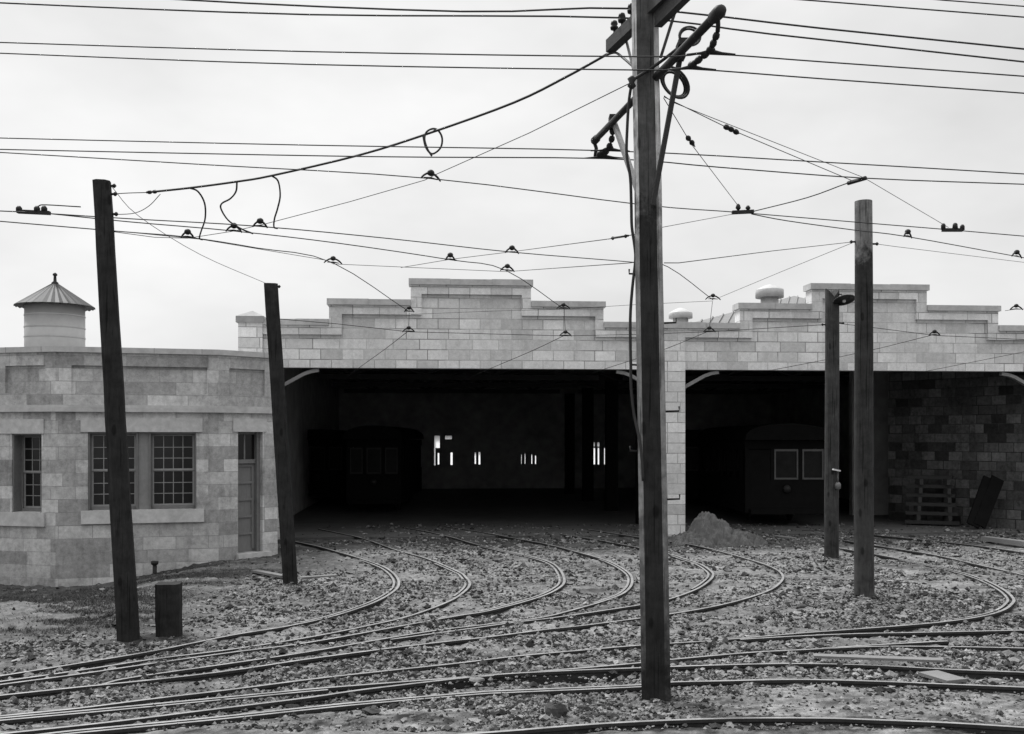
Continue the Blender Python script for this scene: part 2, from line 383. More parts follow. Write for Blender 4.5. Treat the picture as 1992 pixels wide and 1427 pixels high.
track('main line track passing just behind the foot of the tall cross-armed pole', ('J',), (('J', .08, .05, .55),))
track('nearest track with a bright worn rail along the bottom edge', ('K',))
# ------------------------------------------------------------------ ground
def vnoise(x, y, seed):
    r = np.random.default_rng(seed).random((256, 256))
    xi = np.floor(x).astype(int); yi = np.floor(y).astype(int); fx = x-xi; fy = y-yi
    fx = fx*fx*(3-2*fx); fy = fy*fy*(3-2*fy)
    a = r[xi & 255, yi & 255]; b_ = r[(xi+1) & 255, yi & 255]; c = r[xi & 255, (yi+1) & 255]; d = r[(xi+1) & 255, (yi+1) & 255]
    return (a*(1-fx)+b_*fx)*(1-fy)+(c*(1-fx)+d*fx)*fy
def fbm(x, y, seed, o=4):
    s = 0; a = .5
    for i in range(o): s = s+a*vnoise(x*2**i, y*2**i, seed+i); a *= .5
    return s/(1-.5**o)
def sstep(x, a, b): t = np.clip((x-a)/(b-a), 0, 1); return t*t*(3-2*t)
SEG = []
for k, pts in RAIL.items():
    for i in range(0, len(pts)-1): SEG.append((pts[i].x, pts[i].y, pts[i+1].x, pts[i+1].y, k))
def seg_dist(X, Y, keys, signed=False):
    D = np.full(X.shape, 9.)
    for (x0, y0, x1, y1, k) in SEG:
        if k not in keys: continue
        bx = (X > min(x0, x1)-.6) & (X < max(x0, x1)+.6) & (Y > min(y0, y1)-.6) & (Y < max(y0, y1)+.6)
        if not bx.any(): continue
        xx, yy = X[bx], Y[bx]; dx, dy = x1-x0, y1-y0; L2 = dx*dx+dy*dy+1e-9
        t = np.clip(((xx-x0)*dx+(yy-y0)*dy)/L2, 0, 1)
        d = np.hypot(xx-x0-t*dx, yy-y0-t*dy)
        if signed: d = np.where(yy < y0+t*dy, d, 9.)
        D[bx] = np.minimum(D[bx], d)
    return D
def px_of(X, Y): return CX+F*X/np.maximum(Y, 1)
def py_of(Y): return YH+F*H/np.maximum(Y, 1)
def ground_base(X, Y):
    """smooth part of the terrain: the bank that drops to a ditch along the office wall"""
    t = sstep(Y, 17.2, 21.6)*sstep(-X, 6.6, 10.2)
    z = -.5*t
    b_ = np.exp(-((X+8.4)**2/3.2+(Y-17.6)**2/2.6))*.10
    return z+b_
POLES = [G(1278, 1362), G(252, 1250), G(567, 1141), G(1682, 1166), G(1618, 1089), G(329, 1242)]
def ground_h(X, Y):
    inside = (Y > 30.3+.08*X)
    near = sstep(Y, 60, 36)*sstep(np.abs(X), 40, 22)
    lum = (fbm(X*1.1, Y*1.1, 5)-.5)*.10+(fbm(X*5, Y*5, 9, 3)-.5)*.075+(fbm(X*14, Y*14, 19, 2)-.5)*.05
    pebbly = sstep(Y, 12., 13.2)*sstep(Y, 28, 26)
    lum = lum*(.6+.5*pebbly)
    z = ground_base(X, Y)+np.where(inside, 0, lum*near)
    for q in POLES: z = z+(.07+.05*(fbm(X*3, Y*3, 15, 3)-.5))*np.exp(-(((X-q.x)**2+(Y-q.y)**2)/.085))
    return np.where(inside, -.03, z)
def dense(lo, hi, a, b_, st, grow=1.35):
    m = list(np.arange(a, b_+1e-6, st)); s = st; x = a
    left = []
    while x > lo: s *= grow; x -= s; left.append(x)
    s = st; x = m[-1]; right = []
    while x < hi: s *= grow; x += s; right.append(x)
    return np.array(left[::-1]+m+right)
gx = dense(-900, 900, -14.2, 16.5, .066); gy = dense(-60, 1800, 10.4, 31, .066)
GX, GY = np.meshgrid(gx, gy)
dr = seg_dist(GX, GY, set(T)); dnear = seg_dist(GX, GY, {'I', 'I2', 'J', 'K'}, True)
GZ = ground_h(GX, GY)
GZ -= .016*np.exp(-(dr/.11)**2)
pxg = px_of(GX, GY)
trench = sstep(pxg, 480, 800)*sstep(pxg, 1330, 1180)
dI = seg_dist(GX, GY, {'I', 'I2'}, True)
GZ -= .03*np.exp(-(dnear/.14)**2)
GZ -= .24*trench*np.exp(-(seg_dist(GX, GY, {'I'}, True)/.24)**2)
GZ -= 0*np.exp(-(dnear/.15)**2)*np.where(dI < dnear+.01, 1, .6)
GZ = np.where(dr < .07, np.minimum(GZ, .016), np.minimum(GZ, .036+.3*np.maximum(0, dr-.2)))
# tone = patchy albedo of the bare surface, with some shade painted in
tone = .122+.08*(fbm(GX*.6, GY*1.3, 31)-.5)*2+.15*(fbm(GX*4, GY*7, 41, 4)-.5)
pyg = py_of(GY)
fore = sstep(GY, 12.3, 11.4)
tone = tone*(1-fore)+fore*(.105+.12*(fbm(GX*1.3, GY*2.6, 51)-.5)*2+.28*(fbm(GX*6, GY*12, 52, 3)-.5))
barn_shade = sstep(GY, 26.5, 28.5)*sstep(GX, -7, -5.5); tone = tone*(1-.5*barn_shade)  # barn's shadow along its front is darkened into the tone here
sm = np.exp(-(((GX+4.6)/1.6)**2+((GY-24.6)/2.6)**2)); tone = tone*(1-.8*sm)+.8*sm*.13
bank = sstep(-GX, 4.2, 6.2)*sstep(GY, 14.6, 16.2)
stk = fbm(GX*.45+GY*.28, (GY-GX*.18)*1.6, 61, 5)
tone = tone*(1-bank)+bank*np.clip(.038+.075*sstep(stk+.35*(fbm(GX*2.2, GY*5, 63, 4)-.5), .42, .78), .03, .22)
dit = sstep(-ground_base(GX, GY), .18, .4); tone = tone*(1-dit)+dit*(.035+.05*fbm(GX*2, GY*2, 77))
pale = np.exp(-(((GX-.9)/1.3)**2+((GY-15.8)/.55)**2))+.8*np.exp(-(((GX-7)/1.6)**2+((GY-13)/.35)**2)); tone = tone*(1-.5*np.clip(pale, 0, 1))+.5*np.clip(pale, 0, 1)*.24
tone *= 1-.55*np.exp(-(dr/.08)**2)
tone *= 1-.65*trench*np.exp(-(seg_dist(GX, GY, {'I'}, True)/.22)**2)  # shade inside the dug gutter painted into the tone
for q in POLES: tone = tone*(1-.6*np.exp(-(((GX-q.x-.08)**2+(GY-q.y+.05)**2)/.14)))  # painted shade at the pole feet, shifted away from the sun
tone = np.clip(tone, .02, .5)
ny, nx = GX.shape
idx = np.arange(nx*ny).reshape(ny, nx)
quads = np.stack([idx[:-1, :-1], idx[:-1, 1:], idx[1:, 1:], idx[1:, :-1]], -1).reshape(-1, 4)
def np_mesh(name, V, Q, mat, tone=None, smooth=False, per=4):
    me = bpy.data.meshes.new(name)
    me.vertices.add(len(V)); me.vertices.foreach_set("co", np.ascontiguousarray(V, dtype=np.float32).ravel())
    me.loops.add(Q.size); me.loops.foreach_set("vertex_index", Q.astype(np.int32).ravel())
    me.polygons.add(len(Q)); me.polygons.foreach_set("loop_start", np.arange(0, Q.size, per, dtype=np.int32))
    me.polygons.foreach_set("loop_total", np.full(len(Q), per, dtype=np.int32))
    me.polygons.foreach_set("use_smooth", np.full(len(Q), smooth))
    if tone is not None:
        at = me.attributes.new("tone", 'FLOAT', 'POINT'); at.data.foreach_set("value", tone.astype(np.float32).ravel())
    me.materials.append(mat); me.update(calc_edges=True); me.validate()
    o = bpy.data.objects.new(name, me); COL.objects.link(o); return o
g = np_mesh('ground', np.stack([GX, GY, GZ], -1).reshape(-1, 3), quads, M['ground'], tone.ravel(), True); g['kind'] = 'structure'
def gz(x, y): return float(ground_h(np.array([x]), np.array([y]))[0])
# rubble: thousands of clods and stones nobody could count
def rocks(name, X, Y, S, Tn, flat=.55, tiny=False):
    n = len(X); base = np.array([(0, 0, 1), (0, 0, -1), (1, 0, 0), (-1, 0, 0), (0, 1, 0), (0, -1, 0), (.7, .7, .45), (-.7, .7, .4), (.7, -.7, .4), (-.7, -.7, .5)], float)
    tri = np.array([(0, 2, 6), (0, 6, 4), (0, 4, 7), (0, 7, 3), (0, 3, 9), (0, 9, 5), (0, 5, 8), (0, 8, 2), (1, 6, 2), (1, 4, 6), (1, 7, 4), (1, 3, 7), (1, 9, 3), (1, 5, 9), (1, 8, 5), (1, 2, 8)])
    if tiny: base = base[:6]; tri = np.array([(0, 2, 4), (0, 4, 3), (0, 3, 5), (0, 5, 2), (1, 4, 2), (1, 3, 4), (1, 5, 3), (1, 2, 5)])
    nb_ = len(base)
    V = base[None]*(1+RNG.uniform(-.38, .38, (n, nb_, 1)))
    V = V*np.stack([RNG.uniform(.8, 1.45, n), RNG.uniform(.7, 1.1, n), flat*RNG.uniform(.5, 1.3, n)], -1)[:, None, :]
    a = RNG.uniform(0, 6.28, n); ca, sa = np.cos(a)[:, None], np.sin(a)[:, None]
    V = np.stack([V[..., 0]*ca-V[..., 1]*sa, V[..., 0]*sa+V[..., 1]*ca, V[..., 2]], -1)*S[:, None, None]
    Z = np.where(Y > 30.3+.08*X, .012, ground_h(X, Y))-.02*np.exp(-(seg_dist(X, Y, set(T))/.11)**2)
    V += np.stack([X, Y, Z+S*.12], -1)[:, None, :]
    Q = (tri[None]+(np.arange(n)*nb_)[:, None, None]).reshape(-1, 3)
    return np_mesh(name, V.reshape(-1, 3), Q, M['stone'], np.repeat(Tn, nb_), False, 3)
def scatter(n, y0, y1, accept, p0=-40, p1=2030):
    Y = 1/RNG.uniform(1/y1, 1/y0, n*3); X = (RNG.uniform(p0, p1, n*3)-CX)/F*Y
    k = RNG.random(n*3) < accept(X, Y); return X[k][:n], Y[k][:n]
def acc(X, Y):
    p = np.ones_like(X)
    p *= np.where(Y > 27.2, .6, 1)*np.where(Y > 30.2+.08*X, .35, 1)*np.where((Y > 29.6+.08*X) & ((X < -6.9) | (X > 16)), 0, 1)
    p *= 1-.9*np.exp(-(((X+4.6)/1.5)**2+((Y-24.8)/2.4)**2))
    p *= 1-.95*(sstep(-X, 4.2, 6.0)*sstep(Y, 14.6, 15.8))
    p *= .28+.72*sstep(Y, 11.9, 12.9)
    d = seg_dist(X, Y, set(T)); p *= np.where(d < .055, 0.0, 1)
    px = px_of(X, Y); p *= 1-.85*sstep(px, 480, 800)*sstep(px, 1330, 1180)*(seg_dist(X, Y, {'I'}, True) < .34)
    return p*(.12+1.25*sstep(fbm(X*.8, Y*1.2, 91), .36, .60))
for (nm, cnt, med, sg, smax, lab) in (('rubble', 22000, .0235, .40, .065, 'loose broken stones and clods strewn between the rails'), ('gravel', 75000, .0165, .35, .035, 'fine gravel and crumbs of earth covering the yard')):
    X, Y = scatter(cnt, 10.4, 35, acc if nm == 'rubble' else (lambda X, Y: np.clip(acc(X, Y)*np.where(Y < 12.5, 2.2, 1), 0, 1)))
    S = np.clip(RNG.lognormal(math.log(med), sg, len(X)), .007, smax)*(.7+Y/45)
    Tn = np.where(RNG.random(len(X)) < .45, RNG.uniform(.016, .05, len(X)), RNG.uniform(.09, .26, len(X)))
    r = rocks(nm, X, Y, S, Tn, .85, nm == 'gravel'); r['kind'] = 'stuff'; r['label'] = lab; r['category'] = nm
# a few larger lumps lying apart
for (px, py, s, lab) in ((1081, 1392, .10, 'large dark rock standing near the bottom rail left of the tall pole'), (722, 1390, .09, 'flat dark rock lying in the bare sand at the bottom left'), (1325, 1233, .055, 'small dark clod beside the right edge of the tall pole in the pale sand'),
                         (1560, 1181, .085, 'dark clod among stones left below the round-topped pole'), (928, 1328, .075, 'pale round stone in the deep gutter below the main rail')):
    p = G(px, py)
    mb = MB(); bl = []
    n1, n2 = 9, 6
    for i in range(n2+1):
        for j in range(n1):
            th = math.pi*i/n2; ph = 2*math.pi*j/n1; q = 1+random.uniform(-.2, .2)
            bl.append(Vector((p.x+s*1.2*q*math.sin(th)*math.cos(ph), p.y+s*q*math.sin(th)*math.sin(ph), gz(p.x, p.y)+s*.5+s*(.9 if s > .095 else .55)*q*math.cos(th))))
    mb.add(bl, [(i*n1+j, i*n1+(j+1) % n1, (i+1)*n1+(j+1) % n1, (i+1)*n1+j) for i in range(n2) for j in range(n1)])
    tag(mb.build('rock', M['wood_dark'] if s != .075 else M['wood_pale']), lab, 'rock', 'larger rocks in the yard')
# grass on the bank
X, Y = scatter(60000, 14.6, 25.5, lambda X, Y: sstep(-X, 5.2, 7.2)*sstep(Y, 15.2, 16.6)*sstep(fbm(X*.45+Y*.28, (Y-X*.18)*1.6, 61, 5)+.35*(fbm(X*2.2, Y*5, 63, 4)-.5), .70, .42)*(Y < 23.2+.25*(X+10.5)+np.where(X < -10.5, -.5*(X+10.5), 0)), -40, 620)
n = len(X); a = RNG.uniform(0, 6.28, n); hgt = RNG.uniform(.015, .065, n); lean = RNG.uniform(-.06, .06, (n, 2)); wd = .007
Zb = ground_h(X, Y)-.01
V = np.stack([np.stack([X-wd*np.cos(a), Y-wd*np.sin(a), Zb], -1), np.stack([X+wd*np.cos(a), Y+wd*np.sin(a), Zb], -1), np.stack([X+lean[:, 0], Y+lean[:, 1], Zb+hgt], -1)], 1)
gr = np_mesh('grass', V.reshape(-1, 3), np.arange(n*3).reshape(-1, 3), M['blade'], np.repeat(RNG.uniform(.03, .09, n), 3), False, 3); gr['kind'] = 'stuff'; gr['label'] = 'short dark rough grass on the bank below the office'; gr['category'] = 'grass'
# ------------------------------------------------------------------ car barn
TT = .08; TH = math.atan(TT); FY0 = 30.77
E = Vector((math.cos(TH), math.sin(TH), 0)); NI = Vector((-math.sin(TH), math.cos(TH), 0)); FO = Vector((0, FY0, 0))
def fw(a, d, z): return FO+E*a+NI*d+Vector((0, 0, z))
def fa(px): u = (px-CX)/F; return u*FY0/(1-u*TT)/math.cos(TH)
barn = thing('car_barn', fw(fa(1300), .2, 0), 'wide concrete block tram barn with stepped parapets and two dark open bays', 'building')
ZL, Z1, Z2, Z3, CT = 5.03, 6.45, 7.06, 7.68, .18
A = {k: fa(k) for k in (464, 511, 545, 640, 665, 799, 820, 1033, 1015, 1174, 1158, 1272, 1333, 1439, 1464, 1579, 1600, 1803, 1783, 1942, 1922, 2022, 2110)}
def top_at(a):
    for (l2, l3, r3, r2) in ((640, 799, 1033, 1174), (1439, 1579, 1803, 1942)):
        if A[l3] < a < A[r3]: return Z3-CT
        if A[l2] < a < A[r2]: return Z2-CT
    return Z1-CT
def field_at(a):
    for (s, l2, l3, r3, r2, e) in ((511, 665, 820, 1015, 1158, 1272), (1333, 1464, 1600, 1783, 1922, 2022)):
        if A[l3] < a < A[r3]: return Z3-.45
        if A[l2] < a < A[r2]: return Z2-.45
        if A[s] < a < A[e]: return Z1-.45
    return 0
def fdepth(a, z):
    if z > top_at(a): return None
    if z < ZL and (A[545] < a < A[1272] or A[1333] < a < A[2022]): return None
    if z > ZL and z < field_at(a): return .12
    return 0.
xs = sorted(A.values()); zs = sorted({-.3, ZL, Z1-CT, Z2-CT, Z3-CT, Z1-.45, Z2-.45, Z3-.45})
mb = MB(); panel(mb, fw, xs, zs, fdepth, .5); mb.build('front_wall', M['block'], barn)
for (a0, a1, zt) in ((511, 640, Z1), (640, 799, Z2), (799, 1033, Z3), (1033, 1174, Z2), (1174, 1439, Z1), (1439, 1579, Z2), (1579, 1803, Z3), (1803, 1942, Z2), (1942, 2110, Z1)):
    l, r_ = A[a0], A[a1]
    if zt == Z3: l -= .06; r_ += .06
    elif zt == Z2: l, r_ = (l-.06, r_-.004) if a0 in (640, 1439) else (l+.004, r_+.06)
    else: l += .003; r_ -= .003
    mb = MB(); nn = max(1, round((r_-l)/1.15)); st = (r_-l)/nn
    for i in range(nn):     # individual coping stones with hairline joints
        fbox(mb, fw, l+i*st+(.004 if i else 0), l+(i+1)*st, -.07+random.uniform(-.006, .006), .57, zt-CT+.002, zt+random.uniform(-.008, .008))
    mb.build('coping', M['coping'], barn)
mb = MB(); fbox(mb, fw, A[464], A[511], -.06, .75, 3.0, Z1-.12, uv=True); mb.build('corner_pillar', M['block'], barn)
mb = MB(); l, r_ = A[464]-.06, A[511]+.05; fbox(mb, fw, l, r_, -.13, .82, Z1-.12, Z1+.06); cc = fw((l+r_)/2, .345, Z1+.27)
c4 = [fw(l, -.13, Z1+.062), fw(r_, -.13, Z1+.062), fw(r_, .82, Z1+.062), fw(l, .82, Z1+.062)]
mb.add(c4+[cc], [(0, 1, 4), (1, 2, 4), (2, 3, 4), (3, 0, 4)]); mb.build('pillar_cap', M['cap'], barn)
# brackets in the corners of the openings
for (pa, sgn) in ((545, 1), (1272, -1), (1333, 1), (2022, -1)):
    a = A[pa]; mb = MB()
    pts = [fw(a, .28, 4.48), fw(a+sgn*.66, .28, 4.85), fw(a+sgn*.86, .28, 4.92), fw(a+sgn*1.1, .28, 4.96)]
    for i in range(3): mb.beam(pts[i], pts[i+1], .16, .10)
    mb.build('bracket', M['bracket'], barn)
# interior shell
BD = 28.5
mb = MB(); fbox(mb, fw, A[464]+.02, A[464]+.42, .55, BD-.003, -.2, 5.995); fbox(mb, fw, A[464]+.425, A[545], .52, .9, -.2, 5.99); mb.build('side_wall', M['dark_inside'], barn)
mb = MB(); fbox(mb, fw, A[2110]-.4, A[2110]-.003, .55, BD-.003, -.2, 5.995); mb.build('side_wall', M['dark_inside'], barn)
mb = MB(); fbox(mb, fw, A[464]+.03, A[2110]-.01, .51, BD+.5, 6.0, 6.2); mb.build('roof_deck', M['dark_inside'], barn)
def bpx(px):   # position along the back wall of a pixel column
    p0 = fw(0, BD, 0); u = (px-CX)/F
    # solve p0 + E*a on the ray
    return (u*p0.y-p0.x)/(E.x-u*E.y)
def bz(py, px):
    p = fw(bpx(px), BD, 0); return H-(py-YH)/F*p.y
BW = [(843, 882, 846, 906), (917, 940, 872, 906), (1010, 1048, 872, 906), (1138, 1180, 858, 905)]
hs = [(bpx(a), bpx(b_), bz(d, a), bz(c, a)) for (a, b_, c, d) in BW]
xs = sorted({A[464]+.05, A[2110]-.02}.union(*[{h[0], h[1]} for h in hs])); zs = sorted({-.2, 5.99}.union(*[{h[2], h[3]} for h in hs]))
fb = lambda a, d, z: fw(a, BD+d, z)
mb = MB(); panel(mb, fb, xs, zs, lambda a, z: None if any(h[0] < a < h[1] and h[2] < z < h[3] for h in hs) else 0., .35); mb.build('back_wall', M['dark_inside'], barn)
VIS = [[(845, 855.5, 847, 871), (844.6, 847, 871, 905), (851.5, 854.5, 881, 903), (866, 879, 847, 854), (876.5, 880.5, 880, 904)], [(923.5, 926, 880, 902), (931, 934.5, 879, 903)], [(1014, 1015, 884, 902), (1021, 1022, 882, 902), (1034, 1035.5, 884, 902), (1041, 1043, 886, 902)], [(1141, 1145.5, 861, 867.5), (1150, 1157.5, 860, 868), (1162, 1166.5, 860, 868), (1142.5, 1146, 871, 903), (1151, 1158, 871, 903), (1163, 1166, 871, 903), (1175.5, 1178, 871, 903)]]
for h, vis, (a, b_, c, d) in zip(hs, VIS, BW):
    mb = MB(); m2 = MB()
    xs = sorted({h[0], h[1]}.union(*[{bpx(v[0]), bpx(v[1])} for v in vis])); zs = sorted({h[2], h[3]}.union(*[{bz(v[2], a), bz(v[3], a)} for v in vis]))
    hol = [(bpx(v[0]), bpx(v[1]), bz(v[3], a), bz(v[2], a)) for v in vis]
    panel(mb, fb, xs, zs, lambda x, z: None if any(q[0] < x < q[1] and q[2] < z < q[3] for q in hol) else .04, .10)
    wo = mb.build('window', M['dark_inside'], barn)
    fbox(m2, fb, h[0]+.003, h[1]-.003, .125, .135, h[2]+.003, h[3]-.003); m2.build('pane', M['frost'], wo)
for k in range(4):    # roof trusses
    d = 4+k*6.2; mb = MB()
    for (s, e) in ((545, 1272), (1333, 2022)):
        mb.beam(fw(A[s], d, 5.35), fw(A[e], d, 5.35), .16, .2)
        n_ = 8
        for i in range(n_):
            a0 = A[s]+(A[e]-A[s])*i/n_; a1 = A[s]+(A[e]-A[s])*(i+1)/n_
            mb.beam(fw(a0, d, 5.45 if i % 2 else 5.95), fw(a1, d, 5.95 if i % 2 else 5.45), .08, .08)
    mb.build('roof_truss', M['wood_dark'], barn)
for k in range(4):
    mb = MB(); fbox(mb, fw, fa(1290), fa(1320), 4+k*6.2-.2, 4+k*6.2+.2, -.2, 5.24); mb.build('column', M['tram'], barn)
# oblique block wall at the right of the right bay
q0 = Vector(((2022-CX)/F*32.6, 32.6, 0)); q1 = Vector(((1728-CX)/F*36.9, 36.9, 0)); dq = (q0-q1).normalized(); nq = Vector((-dq.y, dq.x, 0))
L = (q0-q1).length; fi = lambda a, d, z: q1+dq*a+nq*d+Vector((0, 0, z))
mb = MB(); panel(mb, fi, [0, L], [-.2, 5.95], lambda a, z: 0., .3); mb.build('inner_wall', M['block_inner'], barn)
mb = MB(); fbox(mb, fw, fa(1728)+1.9, A[2110]-.42, 7.2, 7.5, -.2, 5.95); mb.build('partition_wall', M['dark_inside'], barn)
# roof hip, seams, ventilators
e0, e1, e2, e3 = P(1322, 634, 33.0), P(1790, 634, 33.0), P(1700, 620, 52), P(1420, 620, 52); r0 = P(1545, 575, 38.5); r1 = P(1545, 590, 46)
mb = MB(); lift = Vector((0, 0, -.06))
top = [e0, e1, e2, e3, r0, r1]
mb.add(top, [(0, 1, 4), (1, 2, 5, 4), (2, 3, 5), (3, 0, 4, 5)]); mb.add([v+lift for v in top], [(4, 1, 0), (4, 5, 2, 1), (5, 3, 2), (5, 4, 0, 3)])
for i in range(1, 26):
    t = i/26; bse = e0.lerp(e1, t); tp = e0.lerp(r0, min(1, t*2.25)) if t < .444 else r0.lerp(e1, (t-.444)/.556)
    # standing seams climb from the eave
    mb.beam(bse+Vector((0, 0, .02)), tp+Vector((0, 0, .02)), .04, .05)
rf = mb.build('hip_roof', M['roof_sheet'], barn)
def vent(px, y0, y1, y2, Y, wcap, wneck):
    k = Y/F; c = P(px, y2, Y); h1 = (y2-y1)*k; h0 = (y2-y0)*k
    mb = MB(); mb.lathe(c+Vector((0, 0, -.5)), [(wneck*k, 0), (wneck*k, .5+h1+.02)], 20)
    mb.lathe(c, [(wcap*k*.97, h1), (wcap*k, h1), (wcap*k, h0), (wcap*k*.96, h0+.02), (wcap*k*.4, h0+.15), (.02, h0+.2)], 24)
    return mb.build('ventilator', M['sheet'], barn)
vent(1497, 564, 579, 590, 36, 27, 17); vent(1324, 609, 619, 634, 37, 23, 15)
flo = MB(); fbox(flo, fw, A[464]+.44, A[2110]-.42, .05, BD-.01, -.06, .012); f_o = flo.build('floor', M['floor']); f_o['kind'] = 'structure'
# ------------------------------------------------------------------ office
C2 = Vector((-7.05, 24.7)); ang = R(44), R(15), R(-14)
CE = C2+Vector((math.cos(ang[0]), math.sin(ang[0])))*1.617
C1 = C2-Vector((math.cos(ang[1]), math.sin(ang[1])))*3.624
C0 = C1-Vector((math.cos(ang[2]), math.sin(ang[2])))*4.2
CB = C0-Vector((math.cos(R(-44)), math.sin(R(-44))))*3.0
fend = fw(fa(530), -.02, 0); CF = Vector((fend.x, fend.y)); CP = Vector((fw(A[464]-.02, -.02, 0).x, fw(A[464]-.02, -.02, 0).y))
CQ = Vector((fw(A[464]-.02, 8, 0).x, fw(A[464]-.02, 8, 0).y)); CR = Vector((CB.x, CQ.y+.5))
office = thing('office_building', ((C1.x+C2.x)/2, C1.y+1.5, 0), 'low concrete block office with faceted front, small-paned windows and narrow side door', 'building')
def facet(p, q):
    d = (q-p).normalized(); L = (q-p).length; n = Vector((-d.y, d.x))   # n points into the building (travel left to right)
    return (lambda a, dd, z: Vector((p.x+d.x*a+n.x*dd, p.y+d.y*a+n.y*dd, z))), L, d
def apx(p, d, px): u = (px-CX)/F; return (u*p.y-p.x)/(d.x-u*d.y)
OT = 4.94; ZB = -.8
specs = [(C1, C2, 'c'), (C2, CE, 'd'), (C0, C1, 'l')]
wins = []
us = 0
allw = MB()
for (p, q, kind) in specs:
    fn, L, d = facet(p, q); ax = lambda px: apx(p, d, px)
    holes = []; recs = []
    if kind == 'c':
        holes = [(ax(171), ax(382), 1.26, 3.09)]; recs = [(ax(139), ax(403), 4.0, 4.64)]
    if kind == 'd':
        holes = [(ax(463), ax(511), .13, 3.10)]; recs = [(ax(446), ax(515), 4.0, 4.64)]
    if kind == 'l':
        holes = [(ax(23), ax(81), 1.22, 3.05)]; recs = [(ax(10), ax(88), 4.0, 4.64)]
    xs = sorted({0, L}.union(*[{h[0], h[1]} for h in holes+recs])); zs = sorted({ZB, OT}.union(*[{h[2], h[3]} for h in holes+recs]))
    def dep(a, z):
        if any(h[0] < a < h[1] and h[2] < z < h[3] for h in holes): return None
        if any(h[0] < a < h[1] and h[2] < z < h[3] for h in recs): return .07
        return 0.
    panel(allw, fn, xs, zs, dep, .42, ustart=us); us += L+.37
    wins.append((fn, d, holes[0], kind, p))
for (p, q) in ((CE, CF), (CF, CP), (CB, C0), (CQ, CR), (CR, CB)):
    fn, L, d = facet(p, q); panel(allw, fn, [0, L], [ZB, OT], lambda a, z: 0., .3, ustart=us); us += L+.2
allw.build('wall', M['block_office'], office)
front = [CB, C0, C1, C2, CE, CF]
mb = MB(); sweep(mb, front, -.45, .06, OT+.002, 5.07)
for (p, q) in zip(front[:-1], front[1:]):
    fn, L, d = facet(p, q); k_ = max(1, int(L/1.0))
    for i in range(1, k_+1): a = L*i/(k_+.35); fbox(mb, fn, a-.004, a+.004, -.0625, .30, OT+.004, 5.0725, 1)
mb.build('coping', [M['coping'], M['mortar']], office)
mb = MB(); sweep(mb, front, -.02, .055, 3.66, 3.72); sweep(mb, front, -.02, .09, 3.56, 3.658); mb.build('belt_course', M['coping'], office)
poly = [CB, C0, C1, C2, CE, CF, CP, CQ, CR]
mb = MB(); k = len(poly); cen = sum(poly, Vector((0, 0)))/k
ins = [cen+(v-cen)*.985 for v in poly]
mb.add([Vector((v.x, v.y, 4.55)) for v in ins]+[Vector((v.x, v.y, 4.40)) for v in ins], [tuple(range(k)), tuple(range(2*k-1, k-1, -1))]+[(i, (i+1) % k, k+(i+1) % k, k+i) for i in range(k)])
mb.build('roof', M['dark_inside'], office)
mb = MB(); mb.add([Vector((v.x, v.y, -.3)) for v in ins], [tuple(range(k))]); mb.add([Vector((v.x, v.y, -.35)) for v in ins], [tuple(range(k-1, -1, -1))]); mb.build('office_floor', M['dark_inside'], office)
def lintel(fn, a0, a1, z0, z1, name='lintel', pr=.025):
    mb = MB(); fbox(mb, fn, a0, a1, -pr, .10, z0, z1); return mb.build(name, M['sill'], office)
def sash_window(fn, a0, a1, z0, z1, cols, rows, dp=0.):
    """double-hung sash with small panes"""
    mb = MB(); fr = .055; fn_ = fn; fn = lambda a, d, z: fn_(a, d+dp, z)
    fbox(mb, fn_, a0, a0+.03, .03, .168+dp, z0, z1); fbox(mb, fn_, a1-.03, a1, .03, .168+dp, z0, z1); fbox(mb, fn_, a0+.03, a1-.03, .03, .168+dp, z1-.03, z1)
    fbox(mb, fn, a0, a0+fr, .17, .26, z0, z1); fbox(mb, fn, a1-fr, a1, .17, .26, z0, z1)
    fbox(mb, fn, a0+fr, a1-fr, .17, .26, z1-.06, z1); fbox(mb, fn, a0+fr, a1-fr, .15, .26, z0, z0+.07)
    wo = mb.build('window', M['frame'], office)
    zm = (z0+z1)/2; a0 += fr+.002; a1 -= fr+.002
    for (zz0, zz1, d) in ((zm, z1-.062, .195), (z0+.072, zm, .222)):
        mb = MB(); b_ = .035
        fbox(mb, fn, a0, a1, d, d+.03, zz0, zz0+b_+.01); fbox(mb, fn, a0, a1, d, d+.03, zz1-b_*.6, zz1)
        fbox(mb, fn, a0, a0+b_, d+.001, d+.029, zz0+b_+.01, zz1-b_*.6); fbox(mb, fn, a1-b_, a1, d+.001, d+.029, zz0+b_+.01, zz1-b_*.6)
        for i in range(1, cols): x = a0+b_+(a1-a0-2*b_)*i/cols; fbox(mb, fn, x-.0085, x+.0085, d+.002, d+.026, zz0+b_+.01, zz1-b_*.6)
        for j in range(1, rows): z = zz0+b_+(zz1-zz0-2*b_)*j/rows; fbox(mb, fn, a0+b_, a1-b_, d+.004, d+.024, z-.0085, z+.0085)
        mb.build('sash', M['muntin'], wo)
        mb = MB(); fbox(mb, fn, a0+b_*.5, a1-b_*.5, d+.012, d+.016, zz0+b_*.5, zz1-b_*.3); mb.build('pane', M['glass'], wo)
